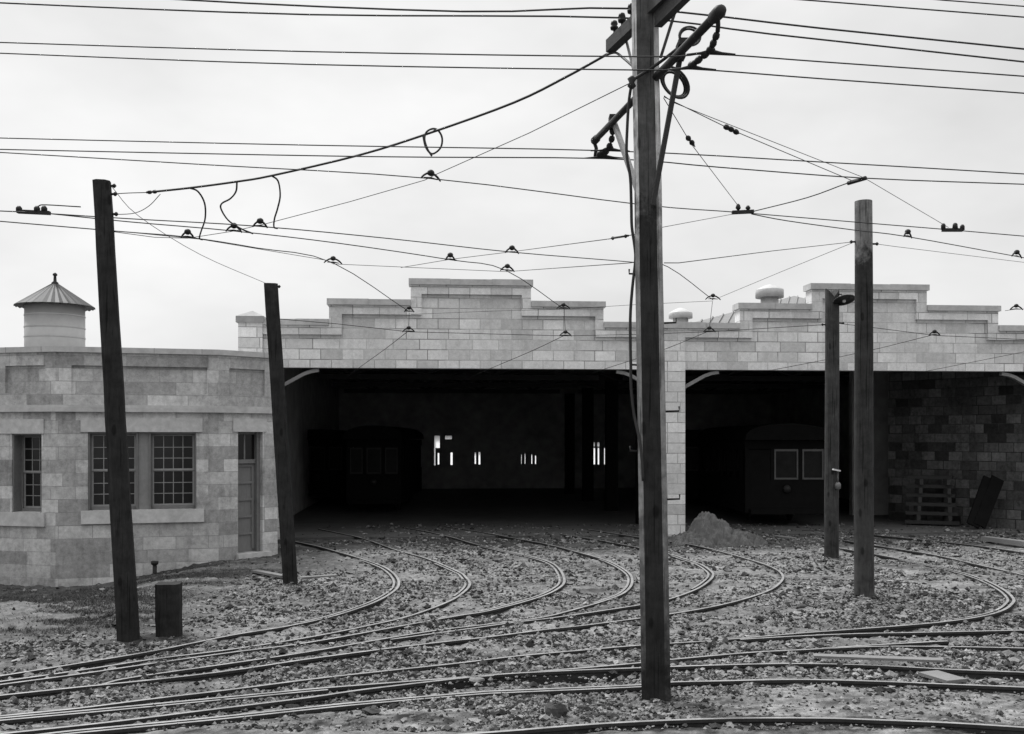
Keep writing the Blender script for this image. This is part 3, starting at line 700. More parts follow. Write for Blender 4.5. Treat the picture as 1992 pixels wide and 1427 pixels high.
for (fn, d, h, kind, p) in wins:
    ax = lambda px: apx(p, d, px)
    if kind == 'c':
        lintel(fn, ax(157), ax(394), 3.092, 3.43); lintel(fn, ax(158), ax(397), .95, 1.258, 'sill', .07)
        mL, mR = ax(268), ax(290)
        mb = MB(); fbox(mb, fn, mL, mR, .10, .27, h[2]+.002, h[3]-.002); mb.build('mullion', M['bracket'], office)
        sash_window(fn, h[0]+.004, mL-.003, h[2]+.004, h[3]-.004, 4, 3); sash_window(fn, mR+.003, h[1]-.004, h[2]+.004, h[3]-.004, 4, 3)
    if kind == 'l':
        lintel(fn, ax(-8), ax(86), 3.052, 3.39); lintel(fn, ax(-12), ax(89), .9, 1.218, 'sill', .07)
        sash_window(fn, h[0]+.004, h[1]-.004, h[2]+.004, h[3]-.004, 3, 3, .12)
    if kind == 'd':
        lintel(fn, ax(453), ax(518), 3.102, 3.43); lintel(fn, ax(460), ax(524), -.02, .128, 'doorstep', .12)
        mb = MB(); a0, a1 = h[0]+.003, h[1]-.003
        fbox(mb, fn, a0, a0+.05, .2, .3, h[2]+.002, h[3]-.003); fbox(mb, fn, a1-.09, a1, .12, .3, h[2]+.002, h[3]-.003); fbox(mb, fn, a0+.05, a1-.09, .2, .3, h[3]-.06, h[3]-.004)
        fbox(mb, fn, a0+.05, a1-.09, .18, .3, 2.32, 2.42)
        do = mb.build('door_frame', M['frame'], office)
        mb = MB(); fbox(mb, fn, a0+.052, a1-.092, .25, .256, 2.422, h[3]-.062); mb.build('transom_pane', M['glass'], do)
        mb = MB(); fbox(mb, fn, (a0+a1)/2-.05, (a0+a1)/2-.01, .235, .262, 2.422, h[3]-.062); mb.build('transom_bar', M['frame'], do)
        mb = MB(); fbox(mb, fn, a0+.052, a1-.092, .27, .30, h[2]+.004, 2.318)
        for i in range(5):
            z0 = .2+i*.42; mb2 = mb; l_, r_ = a0+.13, a1-.17
            fbox(mb, fn, a0+.054, a1-.094, .235, .272, z0+.36, z0+.42); fbox(mb, fn, a0+.054, l_, .236, .272, z0, z0+.36); fbox(mb, fn, r_, a1-.094, .236, .272, z0, z0+.36)
        dr_ = mb.build('door', M['door'], do)
# water tank rising behind the office roof
ty = 32.; k = ty/F; tcn = P(107, 600, ty); zb = 4.55
tank = thing('water_tank', (tcn.x, ty, zb), 'round plated water tank with conical seamed roof rising behind the office', 'tank')
mb = MB(); rr = 54.5*k; prof = [(rr, zb)]
zt = H+(850-597)*k; hz = [H+(850-y)*k for y in (657, 638, 615)]
prof += [(rr, zt+.03)]
mb.lathe((tcn.x, ty, 0), prof, 48)
dm = mb.build('drum', M['tank'], tank)
for z in hz:
    mb = MB(); mb.lathe((tcn.x, ty, z), [(rr-.01, -.016), (rr+.014, -.016), (rr+.014, .016), (rr-.01, .016)], 48, smooth=False); mb.build('hoop', M['tank'], dm)
mb = MB(); re = 73*k; za = H+(850-550)*k
ns = 30; vs = []; 
for j in range(ns*2):
    t = 2*math.pi*j/(ns*2); up = .035 if j % 2 == 0 else 0
    vs.append(Vector((tcn.x+(re)*math.cos(t), ty+re*math.sin(t), zt-.02+up)))
for j in range(ns*2):
    t = 2*math.pi*j/(ns*2); up = .012 if j % 2 == 0 else 0
    vs.append(Vector((tcn.x+.08*math.cos(t), ty+.08*math.sin(t), za-.02+up)))
n2 = ns*2; mb.add(vs, [(j, (j+1) % n2, n2+(j+1) % n2, n2+j) for j in range(n2)]+[tuple(range(n2-1, -1, -1)), tuple(range(n2, 2*n2))])
mb.build('conical_roof', M['tank_roof'], tank)
mb = MB(); mb.lathe((tcn.x, ty, za-.05), [(.11, 0), (.10, .06), (.05, .10), (.04, .26), (.07, .29), (.065, .33), (.02, .37)], 12); mb.build('finial', M['iron'], tank)
# ------------------------------------------------------------------ poles
def chamfer_pole(name, base, top, w0, w1, ch, yaw, mats, parent):
    """square timber with chamfered edges: big faces slot 0, chamfers slot 1"""
    mb = MB(); rings = 14; c, s = math.cos(yaw), math.sin(yaw); vs = []
    for i in range(rings+1):
        t = i/rings; q = Vector(base).lerp(Vector(top), t); w_ = (w0+(w1-w0)*t)/2; k = ch*w_
        jx, jy = random.uniform(-.004, .004), random.uniform(-.004, .004)
        for (x, y) in ((-w_+k, -w_), (w_-k, -w_), (w_, -w_+k), (w_, w_-k), (w_-k, w_), (-w_+k, w_), (-w_, w_-k), (-w_, -w_+k)):
            vs.append(Vector((q.x+x*c-y*s+jx, q.y+x*s+y*c+jy, q.z)))
    fs = []; mi = []
    for i in range(rings):
        for j in range(8): fs.append((i*8+j, i*8+(j+1) % 8, (i+1)*8+(j+1) % 8, (i+1)*8+j)); mi.append(0 if j % 2 == 0 else (1 if len(mats) > 1 else 0))
    fs += [tuple(range(7, -1, -1)), tuple(rings*8+j for j in range(8))]; mi += [0, 0]
    mb.add(vs, fs); mb.mi = mi
    return mb.build(name, mats, parent)
def round_pole(name, base, top, r0, r1, mat, parent, notch=0.):
    mb = MB(); n = 20; rings = 16; vs = []; ph = random.uniform(0, 6)
    for i in range(rings+1):
        t = i/rings; q = Vector(base).lerp(Vector(top), t); r_ = r0+(r1-r0)*t
        q = q+Vector((math.sin(t*3+ph), math.cos(t*2.3+ph), 0))*.012*math.sin(t*math.pi)
        for j in range(n):
            a = 2*math.pi*j/n; rj = r_*(1+.025*math.sin(3*a+ph+t))
            z = q.z+(notch*(abs(math.cos(a))-.7) if i == rings else 0)
            vs.append(Vector((q.x+rj*math.cos(a), q.y+rj*math.sin(a), z)))
    mb.add(vs, [(i*n+j, i*n+(j+1) % n, (i+1)*n+(j+1) % n, (i+1)*n+j) for i in range(rings) for j in range(n)], smooth=True)
    mb.add(vs[-n:], [tuple(range(n))])
    return mb.build(name, mat, parent)
PG = 'timber poles in the yard'
# main pole
mbse = G(1278, 1362); MY = mbse.y; pole = thing('utility_pole', (mbse.x, mbse.y, 0), 'tall dark chamfered pole with cross arms and cables, nearest in the centre right', 'pole', PG)
ptop = P(1254, -40, MY)
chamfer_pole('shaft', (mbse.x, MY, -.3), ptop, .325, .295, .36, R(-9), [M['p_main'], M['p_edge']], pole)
mb = MB()   # trodden earth is left to the ground; iron step bolts
STEPS = [(1224, 1246, 532), (1228, 1247, 709), (1226, 1246, 876), (1315, 1292, 627), (1321, 1294, 799), (1322, 1298, 970)]
for (xo, xi, y) in STEPS:
    mb = MB(); mb.tube([P(xo, y-9, MY), P(xo, y, MY), P(xi, y+1, MY)], .011, 6); mb.build('step_bolt', M['iron'], pole)
# upper cross arm
u0, u1 = P(1187, 90, 12.62), Vector((2*P(1258, 22, MY).x-P(1187, 90, 12.62).x, 2*MY-12.62, P(1187, 90, 12.62).z))
zua = u0.z; mb = MB(); sh = Vector((-.02, 0, 0)); mb.beam(u0, Vector((u1.x, u1.y, zua)), .115, .15); ca = mb.build('cross_arm', M['wood_dark'], pole)
def uarm(t): return u0.lerp(Vector((u1.x, u1.y, zua)), t)
PINS = []
for t in (.06, .17, .30, .74, .88):
    q = uarm(t); mb = MB(); mb.lathe(q+Vector((0, 0, .07)), [(.012, 0), (.012, .09), (.045, .09), (.05, .12), (.03, .13), (.045, .155), (.035, .19), (.012, .20)], 10)
    mb.build('pin_insulator', M['insul'], pole); PINS.append(q+Vector((0, 0, .21)))
mb = MB(); mb.beam(uarm(.16)+Vector((0.06, 0, -.05)), P(1236, 150, MY), .03, .012); mb.build('arm_brace', M['steel_grey'], pole)
mb = MB(); mb.beam(uarm(.84)+Vector((.07, 0, -.05)), P(1285, 112, MY-.05), .03, .014); mb.build('arm_brace', M['steel_grey'], pole)
mb = MB(); mb.beam(P(1280, 30, MY-.17), P(1372, -62, 10.3), .09, .26); mb.build('arm_gusset', M['wood_dark'], pole)
# lower bracket arm (pipe) fore and aft
b0, b1 = P(1398, 24, 9.75), P(1156, 274, 13.85)
zar = P(1257, 155, MY).z
def barm(t): q = b0.lerp(b1, t); return q
mb = MB(); mb.tube([barm(0), barm(.45)], .045, 10); mb.lathe(barm(0), [(.045, -.16), (.062, -.12), (.066, .02), (.05, .07), (.02, .08)], 12, (b0-b1).to_track_quat('Z', 'Y').to_matrix()); mb.build('bracket_arm', M['iron'], pole)
mb = MB(); mb.tube([barm(.47), barm(1)], .042, 10); mb.lathe(barm(.985), [(.03, -.07), (.055, -.05), (.055, .05), (.03, .06)], 12, (b1-b0).to_track_quat('Z', 'Y').to_matrix()); mb.build('bracket_arm', M['iron'], pole)
mb = MB(); mb.beam(P(1327, 90, 10.95), P(1270, 398, 11.40), .075, .05, up=(1, 0, 0)); mb.build('timber_brace', M['wood_dark'], pole)
mb = MB(); mb.beam(P(1196, 242, 13.1), P(1242, 374, 11.74), .08, .05, up=(1, 0, 0)); mb.build('timber_brace', M['wood_grey'], pole)
mb = MB(); mb.box(P(1324, 100, 10.88), .085, .14, .16); mb.box(P(1331, 82, 10.8), .12, .09, .07); mb.build('clamp', M['iron'], pole)
mb = MB(); mb.box(P(1192, 236, 13.2), .10, .14, .13); mb.box(P(1196, 226, 13.2), .14, .08, .04); mb.build('clamp', M['iron'], pole)
def beads(path, rad, name='strain_insulator', parent=pole):
    mb = MB(); mb.tube(path, .014, 6)
    for i in range(len(path)-1):
        a, b_ = Vector(path[i]), Vector(path[i+1]); d = b_-a
        rot = d.to_track_quat('Z', 'Y').to_matrix()
        mb.lathe(a+d*.5, [(.012, -rad*1.1), (rad*.8, -rad*.8), (rad, 0), (rad*.8, rad*.8), (.012, rad*1.1)], 10, rot)
    return mb.build(name, M['insul'], parent)
mb = MB(); mb.tube([P(1396, 28, 9.8), P(1397, 48, 9.85), P(1396, 62, 9.9)], .022, 8); mb.build('hanger_rod', M['iron'], pole)
beads([P(1396, 62, 9.9), P(1390, 78, 9.95), P(1385, 90, 10.), P(1377, 102, 10.05)], .036)
beads([P(1377, 102, 10.05), P(1366, 110, 10.1), P(1352, 122, 10.15), P(1344, 128, 10.2)], .038)
mb = MB(); mb.tube([P(1156, 276, 13.85), P(1160, 288, 13.85), P(1158, 304, 13.85)], .025, 8); mb.build('hanger_rod', M['iron'], pole)
beads([P(1191, 248, 13.2), P(1192, 262, 13.3), P(1188, 278, 13.4), P(1183, 290, 13.5)], .042)
beads([P(1183, 290, 13.5), P(1172, 299, 13.6), P(1165, 300, 13.6)], .05)
def ring(c, rx, rz, tilt, r_, parent, name, mat, turns=1, jit=0.):
    mb = MB(); n_ = 26
    for k in range(turns):
        j = 1-k*.12; pts = []
        for i in range(n_):
            a = 2*math.pi*i/n_; pts.append(Vector(c)+Vector((rx*j*math.cos(a)*math.cos(tilt)-rz*j*math.sin(a)*math.sin(tilt), jit*k+.05*math.cos(a), rx*j*math.cos(a)*math.sin(tilt)+rz*j*math.sin(a)*math.cos(tilt))))
        mb.tube(pts, r_, 6, closed=True)
    return mb.build(name, mat, parent)
ring(P(1342, 70, 10.9), .125, .105, .5, .012, pole, 'wire_coil', M['wire'], 2, .03)
ring(P(1313, 160, 11.5), .19, .13, -.75, .014, pole, 'wire_coil', M['wire'], 3, .03)
mb = MB(); mb.tube(crom([P(1330, 84, 10.8), P(1283, 121, 11.38), P(1232, 155, 11.40), P(1228, 164, 11.45)], 6), .018, 7)
mb.lathe(P(1229, 160, 11.4), [(.02, -.07), (.05, -.04), (.03, 0), (.05, .04), (.02, .07)], 10); mb.build('lead_cable', M['wire'], pole)
cable = [(1228, 164), (1223, 200), (1220, 250), (1219, 300), (1226, 345), (1228, 400), (1229, 440), (1234, 475), (1236, 505), (1230, 560), (1226, 620), (1227, 711), (1228, 756), (1233, 801), (1239, 831), (1245, 861), (1249, 900), (1251, 935)]
mb = MB(); mb.tube(crom([P(x, y, MY-.06-.12*sstep(np.array(float(y)), 780, 900)) for x, y in cable], 4), .017, 7); mb.build('down_cable', M['wire'], pole)
# other poles
def simple_pole(bpx_, bpy_, tpx, tpy, r0, r1, mat, label, yo=0., notch=0., cham=None):
    q = G(bpx_, bpy_); t = thing('utility_pole', (q.x, q.y, 0), label, 'pole', PG)
    if cham: chamfer_pole('shaft', (q.x, q.y, gz(q.x, q.y)-.3), P(tpx, tpy, q.y+yo), r0*2, r1*2, cham, R(12), [mat], t)
    else: round_pole('shaft', (q.x, q.y, gz(q.x, q.y)-.3), P(tpx, tpy, q.y+yo), r0, r1, mat, t, notch)
    return t, q
pl, ql = simple_pole(252, 1250, 198, 352, .150, .118, M['p_left'], 'black leaning pole standing before the office windows', cham=.5)
p5, q5 = simple_pole(567, 1141, 527, 552, .145, .135, M['p_left'], 'shorter dark leaning pole beside the office door', cham=.4)
pr, qr = simple_pole(1682, 1166, 1680, 391, .178, .155, M['p_right'], 'round pole with pale top and dark tide line, before the right bay')
p4, q4 = simple_pole(1618, 1089, 1619, 566, .172, .165, M['p_back'], 'grey pole carrying the lamp, farthest back before the right bay', notch=.22, cham=None)
qs = G(329, 1242); st_ = thing('post', (qs.x, qs.y, 0), 'short black stump post beside the leaning pole', 'post')
chamfer_pole('shaft', (qs.x, qs.y, -.2), P(328, 1134, qs.y), .34, .345, .3, R(8), [M['p_left']], st_)
for (q, xo, xi, y, t_) in ((ql, 222, 212, 361, pl), (ql, 224, 212, 377, pl), (ql, 226, 214, 416, pl), (q5, 543, 538, 557, p5), (qr, 1656, 1668, 470, pr), (qr, 1706, 1696, 474, pr), (q4, 1600, 1608, 631, p4), (q4, 1640, 1630, 628, p4)):
    mb = MB(); mb.tube([P(xi, y, q.y), P(xo, y, q.y)], .018, 7); mb.lathe(P(xo, y, q.y), [(.012, -.03), (.035, 0), (.012, .03)], 8); mb.build('eye_bolt', M['iron'], t_)
# lamp
lp = thing('street_lamp', P(1642, 583, q4.y-.3), 'shallow dish lamp shade fixed to the grey pole in front of the right tower', 'lamp')
rot = Matrix.Rotation(R(-22), 3, 'X') @ Matrix.Rotation(R(-5), 3, 'Y')
mb = MB(); mb.lathe(P(1642, 583, q4.y-.3), [(.262, -.012), (.262, .0), (.16, .035), (.07, .06), (.05, .11), (.05, .115), (.045, .11), (.06, .05), (.15, .025), (.25, -.012)], 24, rot); mb.build('lamp_shade', M['enamel'], lp)
mb = MB(); mb.tube([P(1629, 572, q4.y-.05), P(1636, 572, q4.y-.2), P(1642, 577, q4.y-.3)], .02, 7); mb.build('bracket', M['iron'], lp)
mb = MB(); mb.lathe(P(1642, 586, q4.y-.3), [(.015, -.03), (.045, -.01), (.04, .03), (.02, .05)], 10); mb.build('bulb', M['sheet'], lp)
nb = MB(); nb.box(P(1627, 914, q4.y-.22), .17, .12, .035, Matrix.Rotation(R(12), 3, 'Y')); tag(nb.build('board', M['paper']), 'small pale board nailed to the grey lamp pole at mid height', 'board')
nb = MB(); nb.lathe(P(1630, 945, q4.y-.2), [(.03, -.08), (.07, -.06), (.075, .04), (.04, .09)], 10); nb.tube([P(1630, 918, q4.y-.2), P(1630, 942, q4.y-.2)], .012, 6); tag(nb.build('switch_box', M['steel_grey']), 'small grey switch fitting hanging below the pale board on the lamp pole', 'switch')
# ------------------------------------------------------------------ wires
def hanger(c, tdir, parent, w_=.30, hgt=.12):
    t = Vector(tdir); t.z = 0; t.normalize(); c = Vector(c); mb = MB()
    hgt = min(hgt, .075)
    if hgt > .05:
        mb.tube([c+t*(w_/2)*q+Vector((0, 0, hgt*(1-abs(q)**2.2)-.012)) for q in (-1.12, -1, -.8, -.5, -.2, 0, .2, .5, .8, 1, 1.12)], [.009, .014, .016, .017, .018, .018, .018, .017, .016, .014, .009], 6)
        mb.lathe(c+Vector((0, 0, hgt-.05)), [(.02, 0), (.045, .015), (.055, .045), (.045, .07), (.025, .085), (.008, .09)], 10)
        mb.tube([c+t*-.12+Vector((0, 0, -.014)), c+Vector((0, 0, -.006)), c+t*.12+Vector((0, 0, -.014))], [.007, .016, .007], 6)
    else:
        mb.tube([c+t*-(w_*.8)+Vector((0, 0, -.015)), c+t*-(w_*.35)+Vector((0, 0, -.006)), c+Vector((0, 0, .012)), c+t*(w_*.35)+Vector((0, 0, -.006)), c+t*(w_*.8)+Vector((0, 0, -.015))], [.006, .013, .024, .013, .006], 6)
        mb.lathe(c, [(.03, 0), (.045, .03), (.03, .06), (.01, .065)], 8)
    return mb.build('wire_hanger', M['iron'], parent)
WG = 'overhead wires'
def wire(name, pts, r_, label, sag=4, cat='wire', mat=None):
    v = [P(*q) for q in pts]; v = crom(v, sag) if sag > 1 and len(v) > 2 else v
    t = thing(name, v[len(v)//2], label, cat, WG)
    mb = MB(); mb.tube(v, r_, 5); mb.build('strand', mat or M['wire'], t)
    return t
# feeders at the top (pinned on the upper arm)
k0, k1 = PINS[2], PINS[1]
def pxy(v): return (CX+F*v.x/v.y, YH-F*(v.z-H)/v.y, v.y)
a0 = pxy(PINS[2]); a1 = pxy(PINS[1]); a3 = pxy(PINS[3])
wire('feeder_wire', [(-80, -38, 12.3), (340, -2, 12.3), (900, 22, 12.25), a0, (1600, 55, 12.4), (1992, 95, 12.6), (2100, 108, 12.6)], .012, 'highest thick feeder wire ending at the upper cross arm pins')
wire('feeder_wire', [(-80, -2, 12.5), (0, 5, 12.5), (600, 28, 12.5), a1, (1500, 66, 12.6), (1992, 120, 12.8), (2100, 133, 12.8)], .0115, 'second thick feeder wire just below the highest one at the upper arm')
wire('feeder_wire', [(1250, -44, 10.8), (1520, -4, 10.8), (1992, 33, 10.9), (2100, 42, 11)], .008, 'thin wire cutting the upper right corner, lower of two there', 1)
wire('feeder_wire', [(1600, -22, 10.5), (1835, 0, 10.5), (1992, 12, 10.6), (2100, 20, 10.6)], .007, 'uppermost thin wire crossing the very top right corner', 1)
t = wire('trolley_wire', [(-80, 79, 10.2), (0, 82, 10.2), (600, 100, 10.15), (1250, 110, 10.1), (1382, 105, 10.05), (1600, 120, 10.1), (1992, 148, 10.2), (2100, 157, 10.2)], .0075, 'near trolley wire under the bracket arm, upper of the near pair')
hanger(P(1383, 102, 10.05), (1, 0, 0), t, .3, .04)
t = wire('trolley_wire', [(-80, 99, 10.3), (0, 103, 10.3), (600, 125, 10.25), (1250, 136, 10.2), (1346, 134, 10.2), (1600, 153, 10.2), (1992, 181, 10.3), (2100, 190, 10.3)], .0075, 'near trolley wire under the bracket arm, lower of the near pair')
hanger(P(1346, 132, 10.2), (1, 0, 0), t, .3, .04)
t = wire('trolley_wire', [(-80, 265, 13.5), (0, 268, 13.5), (600, 282, 13.5), (1185, 293, 13.5), (1600, 315, 13.6), (1992, 338, 13.8), (2100, 345, 13.8)], .0085, 'far trolley wire hung from the lower arm tip, upper of that pair')
hanger(P(1187, 291, 13.5), (1, 0, 0), t, .32, .03)
t = wire('trolley_wire', [(-80, 286, 13.7), (0, 290, 13.7), (700, 304, 13.6), (1175, 308, 13.6), (1400, 325, 13.8), (1680, 346, 14.2), (1992, 358, 14.5), (2100, 362, 14.5)], .0085, 'far trolley wire hung from the lower arm tip, lower of that pair')
hanger(P(1175, 305, 13.6), (1, 0, 0), t, .36, .03)
t = wire('trolley_wire', [(-80, 291, 13.9), (0, 296, 14), (400, 320, 14.5), (838, 347, 14.9), (1250, 398, 16), (1440, 413, 16.6), (1680, 433, 17), (1852, 447, 17.2), (1992, 459, 17.3), (2100, 468, 17.3)], .0085, 'curving trolley wire through the single hanger high above the left tower')
hanger(P(838, 345, 14.9), (.8, .6, 0), t, .30, .11)
mb = MB(); mb.beam(P(1424, 413, 16.6), P(1466, 411, 16.6), .08, .05); mb.lathe(P(1436, 408, 16.6), [(.02, 0), (.045, .03), (.03, .08), (.01, .1)], 8); mb.lathe(P(1455, 408, 16.6), [(.02, 0), (.045, .03), (.02, .07)], 8); mb.build('wire_frog', M['iron'], t)
mb = MB(); mb.beam(P(1833, 447, 17.2), P(1873, 447, 17.2), .07, .05); mb.lathe(P(1835, 446, 17.2), [(.04, 0), (.04, .07), (.02, .1)], 8); mb.lathe(P(1858, 445, 17.2), [(.05, 0), (.04, .08), (.02, .1)], 8); mb.lathe(P(1872, 447, 17.2), [(.04, 0), (.04, .06), (.02, .09)], 8); mb.build('wire_frog', M['iron'], t)
t = wire('trolley_wire', [(1462, 416, 16.6), (1530, 429, 16.9), (1660, 447, 17.6), (1765, 460, 18.2), (1975, 498, 20), (2100, 520, 21)], .009, 'branch trolley wire falling away right from the overhead frog')
hanger(P(1766, 458, 18.2), (.8, .6, 0), t, .22); hanger(P(1978, 497, 20), (.8, .6, 0), t, .34)
t = wire('trolley_wire', [(-80, 406, 14.3), (0, 410, 14.5), (62, 413, 14.8), (250, 425, 15.3), (505, 440, 15.9), (760, 464, 17.2), (995, 490, 18.6), (1235, 510, 20.5), (1300, 519, 21.3), (1387, 583, 24.4)], .009, 'trolley wire from the left frog to the hanger above the middle pier')
hanger(P(506, 438, 15.9), (.9, .4, 0), t, .2); hanger(P(996, 489, 18.6), (.9, .4, 0), t, .24); hanger(P(1387, 580, 24.4), (1, .2, 0), t, .34)
mb = MB(); mb.beam(P(34, 411, 14.8), P(97, 414, 14.8), .07, .05); [mb.lathe(P(x, 411, 14.8), [(.045, 0), (.045, .05), (.02, .08)], 8) for x in (37, 72, 86)]
mb.tube(crom([P(68, 408, 14.8), P(76, 400, 14.8), P(90, 398, 14.8), P(157, 402, 14.85)], 4), .009, 6); mb.build('wire_frog', M['iron'], t)
t = wire('trolley_wire', [(95, 415, 14.9), (250, 431, 15.5), (455, 449, 16.1), (660, 473, 17.2), (876, 505, 18.7), (985, 526, 20.2), (1096, 600, 24.4)], .009, 'trolley wire from the left frog to the hanger right of the left tower')
hanger(P(455, 447, 16.1), (.9, .4, 0), t, .22); hanger(P(876, 503, 18.7), (.9, .4, 0), t, .17); hanger(P(987, 524, 20.2), (.9, .5, 0), t, .28); hanger(P(1096, 598, 24.4), (1, .2, 0), t, .3)
t = wire('trolley_wire', [(-80, 423, 14.6), (0, 430, 14.8), (235, 450, 15.6), (365, 461, 16.2), (500, 482, 17.8), (648, 511, 20), (796, 606, 24)], .009, 'trolley wire from the black leaning pole to the hanger left of the left tower')
hanger(P(365, 459, 16.2), (.9, .4, 0), t, .18); hanger(P(648, 509, 20), (.9, .5, 0), t, .33); hanger(P(796, 604, 24), (1, .2, 0), t, .2)
# wires going into the bays
LAB = ['left of the left tower', 'right of the left tower', 'beside the middle pier', 'below the right tower']
for (pts, lab) in ((((795, 643, 24.2), (750, 678, 26.5), (700, 714, 29.2), (660, 745, 33)), 0), (((1100, 651, 24.4), (1035, 682, 26.8), (955, 716, 29.5), (890, 745, 33)), 1), (((1380, 643, 24.4), (1290, 680, 27), (1180, 716, 30), (1100, 742, 34)), 2), (((1818, 650, 24.6), (1680, 684, 27.5), (1520, 716, 30.8), (1400, 738, 35)), 3)):
    t = wire('bay_wire', pts, .008, 'slanting trolley wire entering a bay from the hanger '+LAB[lab], 3)
    hanger(P(*pts[0]), (1, .1, 0), t, .26)
wire('bay_wire', [(2100, 660, 25), (1992, 684, 27), (1800, 722, 31)], .007, 'slanting trolley wire entering the right bay at the picture edge', 1)
# hanger drop rods
for (p0, p1, lab) in (((796, 608, 24.05), (795, 638, 24.2), 'short upright drop wire left of the left tower'), ((1097, 602, 24.4), (1100, 646, 24.4), 'short upright drop wire right of the left tower'), ((1386, 586, 24.4), (1380, 638, 24.4), 'short upright drop wire above the middle pier')):
    wire('drop_wire', [p0, p1], .006, lab, 1)
# span wires
wire('span_wire', [(1224, 162, 11.45), (1030, 258, 13.2), (850, 338, 14.7), (826, 350, 14.9), (680, 392, 15.4), (520, 434, 15.8), (455, 449, 16.05), (365, 463, 16.2), (300, 461, 15.6), (218, 450, ql.y)], .0055, 'long span wire from the tall pole through four hangers to the black leaning pole', 1)
wire('span_wire', [(1291, 190, MY), (1345, 280, 13.0), (1440, 405, 16.5)], .005, 'steep span wire from the tall pole down to the nearest overhead frog', 1)
t = wire('span_wire', [(1292, 188, MY), (1425, 253, 12.8), (1660, 352, 14.5)], .0055, 'span wire with strain insulators sloping right from the tall pole', 1)
beads([P(1408, 245, 12.7), P(1418, 249, 12.72), P(1426, 253, 12.75), P(1437, 259, 12.8)], .035, 'strain_insulator', t)
t = wire('span_wire', [(1292, 186, MY), (1310, 199, 11.8), (1680, 345, 14.3), (1845, 442, 17.1)], .0045, 'faint span wire from the tall pole to the right-hand overhead frog', 1)
t = wire('guy_wire', [(1336, 265, 12.8), (1352, 285, 13.1)], .007, 'short strain insulator link on the steep span wire right of the tall pole', 1); beads([P(1336, 265, 12.8), P(1342, 272, 12.9), P(1350, 282, 13.05)], .035, 'strain_insulator', t)
wire('trolley_wire', [(1682, 347, 14.2), (1645, 357, 14.5), (1570, 384, 15.2), (1464, 411, 16.55)], .0085, 'curved connecting trolley wire rising right from the frog to the far pair', 4)
mb = MB(); mb.tube([P(1684, 346, 14.2), P(1650, 356, 14.5)], .03, 7); tag(mb.build('splice_sleeve', M['iron']), 'dark splice sleeve on the connecting wire right of the tall pole', 'sleeve')
t = wire('span_wire', [(1426, 416, 16.6), (1292, 441, 14), (1240, 454, MY+.15)], .0045, 'short faint span wire from the frog back to the tall pole', 1)
t = wire('span_wire', [(1238, 455, MY), (1187, 464, 12.5), (997, 489, 18.5), (876, 504, 18.7), (780, 520, 19.5)], .0055, 'span wire with a turnbuckle left of the tall pole', 1)
mb = MB(); mb.tube([P(1222, 458, MY+.2), P(1190, 463, 12.3)], .013, 6); [mb.lathe(P(x, y, yy), [(.01, -.02), (.024, 0), (.01, .02)], 8) for x, y, yy in ((1217, 459, 11.8), (1192, 463, 12.3))]; mb.build('turnbuckle', M['iron'], t)
wire('span_wire', [(1292, 511, MY+.1), (1320, 511, 12.3), (1500, 488, 15.5), (1660, 470, qr.y)], .0055, 'span wire from the tall pole across to the round pole with pale top', 1)
wire('span_wire', [(1240, 509, MY+.1), (1225, 511, 12.2), (985, 528, 20.2), (648, 513, 20.1), (636, 506, 19.8), (390, 465, 17), (237, 450, ql.y), (222, 449, ql.y)], .0055, 'span wire sweeping under two hangers back to the black leaning pole', 1)
wire('span_wire', [(1658, 472, qr.y), (1520, 528, 21.5), (1400, 578, 24.3)], .005, 'sloping span wire from the round pole down to the hanger above the pier', 1)
wire('span_wire', [(1704, 474, qr.y), (1740, 479, 19.2), (1992, 510, 22), (2100, 524, 23)], .005, 'faint span wire leaving the round pole to the right', 1)
wire('span_wire', [(543, 620, q5.y), (650, 629, 22), (795, 645, 24.2), (1100, 653, 24.4), (1240, 650, 24.4), (1380, 645, 24.4), (1606, 631, q4.y)], .0075, 'level span wire across the barn front from the leaning pole to the lamp pole', 1)
wire('span_wire', [(1634, 629, q4.y), (1700, 637, 24.7), (1818, 652, 24.6), (1992, 660, 24.6), (2100, 664, 24.6)], .0075, 'level span wire leaving the lamp pole to the right across the tower', 1)
wire('span_wire', [(800, 611, 24.05), (950, 605, 24.2), (1096, 601, 24.4), (1240, 592, 24.4), (1387, 585, 24.4)], .005, 'upper faint span wire linking three hangers before the left tower', 1)
wire('guy_wire', [(216, 361, ql.y), (270, 420, 15.8), (390, 495, 17.8), (518, 551, q5.y)], .005, 'faint sagging guy wire between the two leaning poles', 4)
t = wire('span_wire', [(2100, 598, 24.6), (1976, 601, 24.6), (1955, 604, 24.6)], .006, 'wire end with hanger above the far right parapet', 1); hanger(P(1977, 600, 24.6), (1, 0, 0), t, .28)
# heavy feeder cable with loop and droppers
t = wire('feeder_cable', [(285, 374, 15.2), (370, 365, 15.1), (460, 353, 14.9), (530, 341, 14.8), (700, 301, 14.4), (840, 257, 14.0), (1000, 199, 13.4), (1100, 150, 13.0), (1185, 103, 12.65)], .0185, 'heavy black feeder cable sloping from the upper arm to the left pole')
mb = MB(); mb.tube(crom([P(1180, 106, 12.65), P(1197, 102, 12.5), P(1212, 112, 12.2), P(1235, 132, 11.8)], 5), .015, 6); mb.build('cable_tail', M['wire'], t)
mb = MB(); mb.tube(crom([P(286, 374, 15.2), P(250, 375, 15.1), P(217, 377, ql.y)], 4), .007, 5); mb.build('tie_wire', M['wire'], t)
beads([P(306, 372, 15.2), P(296, 373, 15.2), P(286, 374, 15.2)], .03, 'strain_insulator', t)
mb = MB(); lp_ = [(823, 263), (828, 285), (838, 298), (848, 296), (858, 285), (860, 268), (853, 254), (842, 250), (830, 256), (826, 270), (832, 290), (840, 303)]
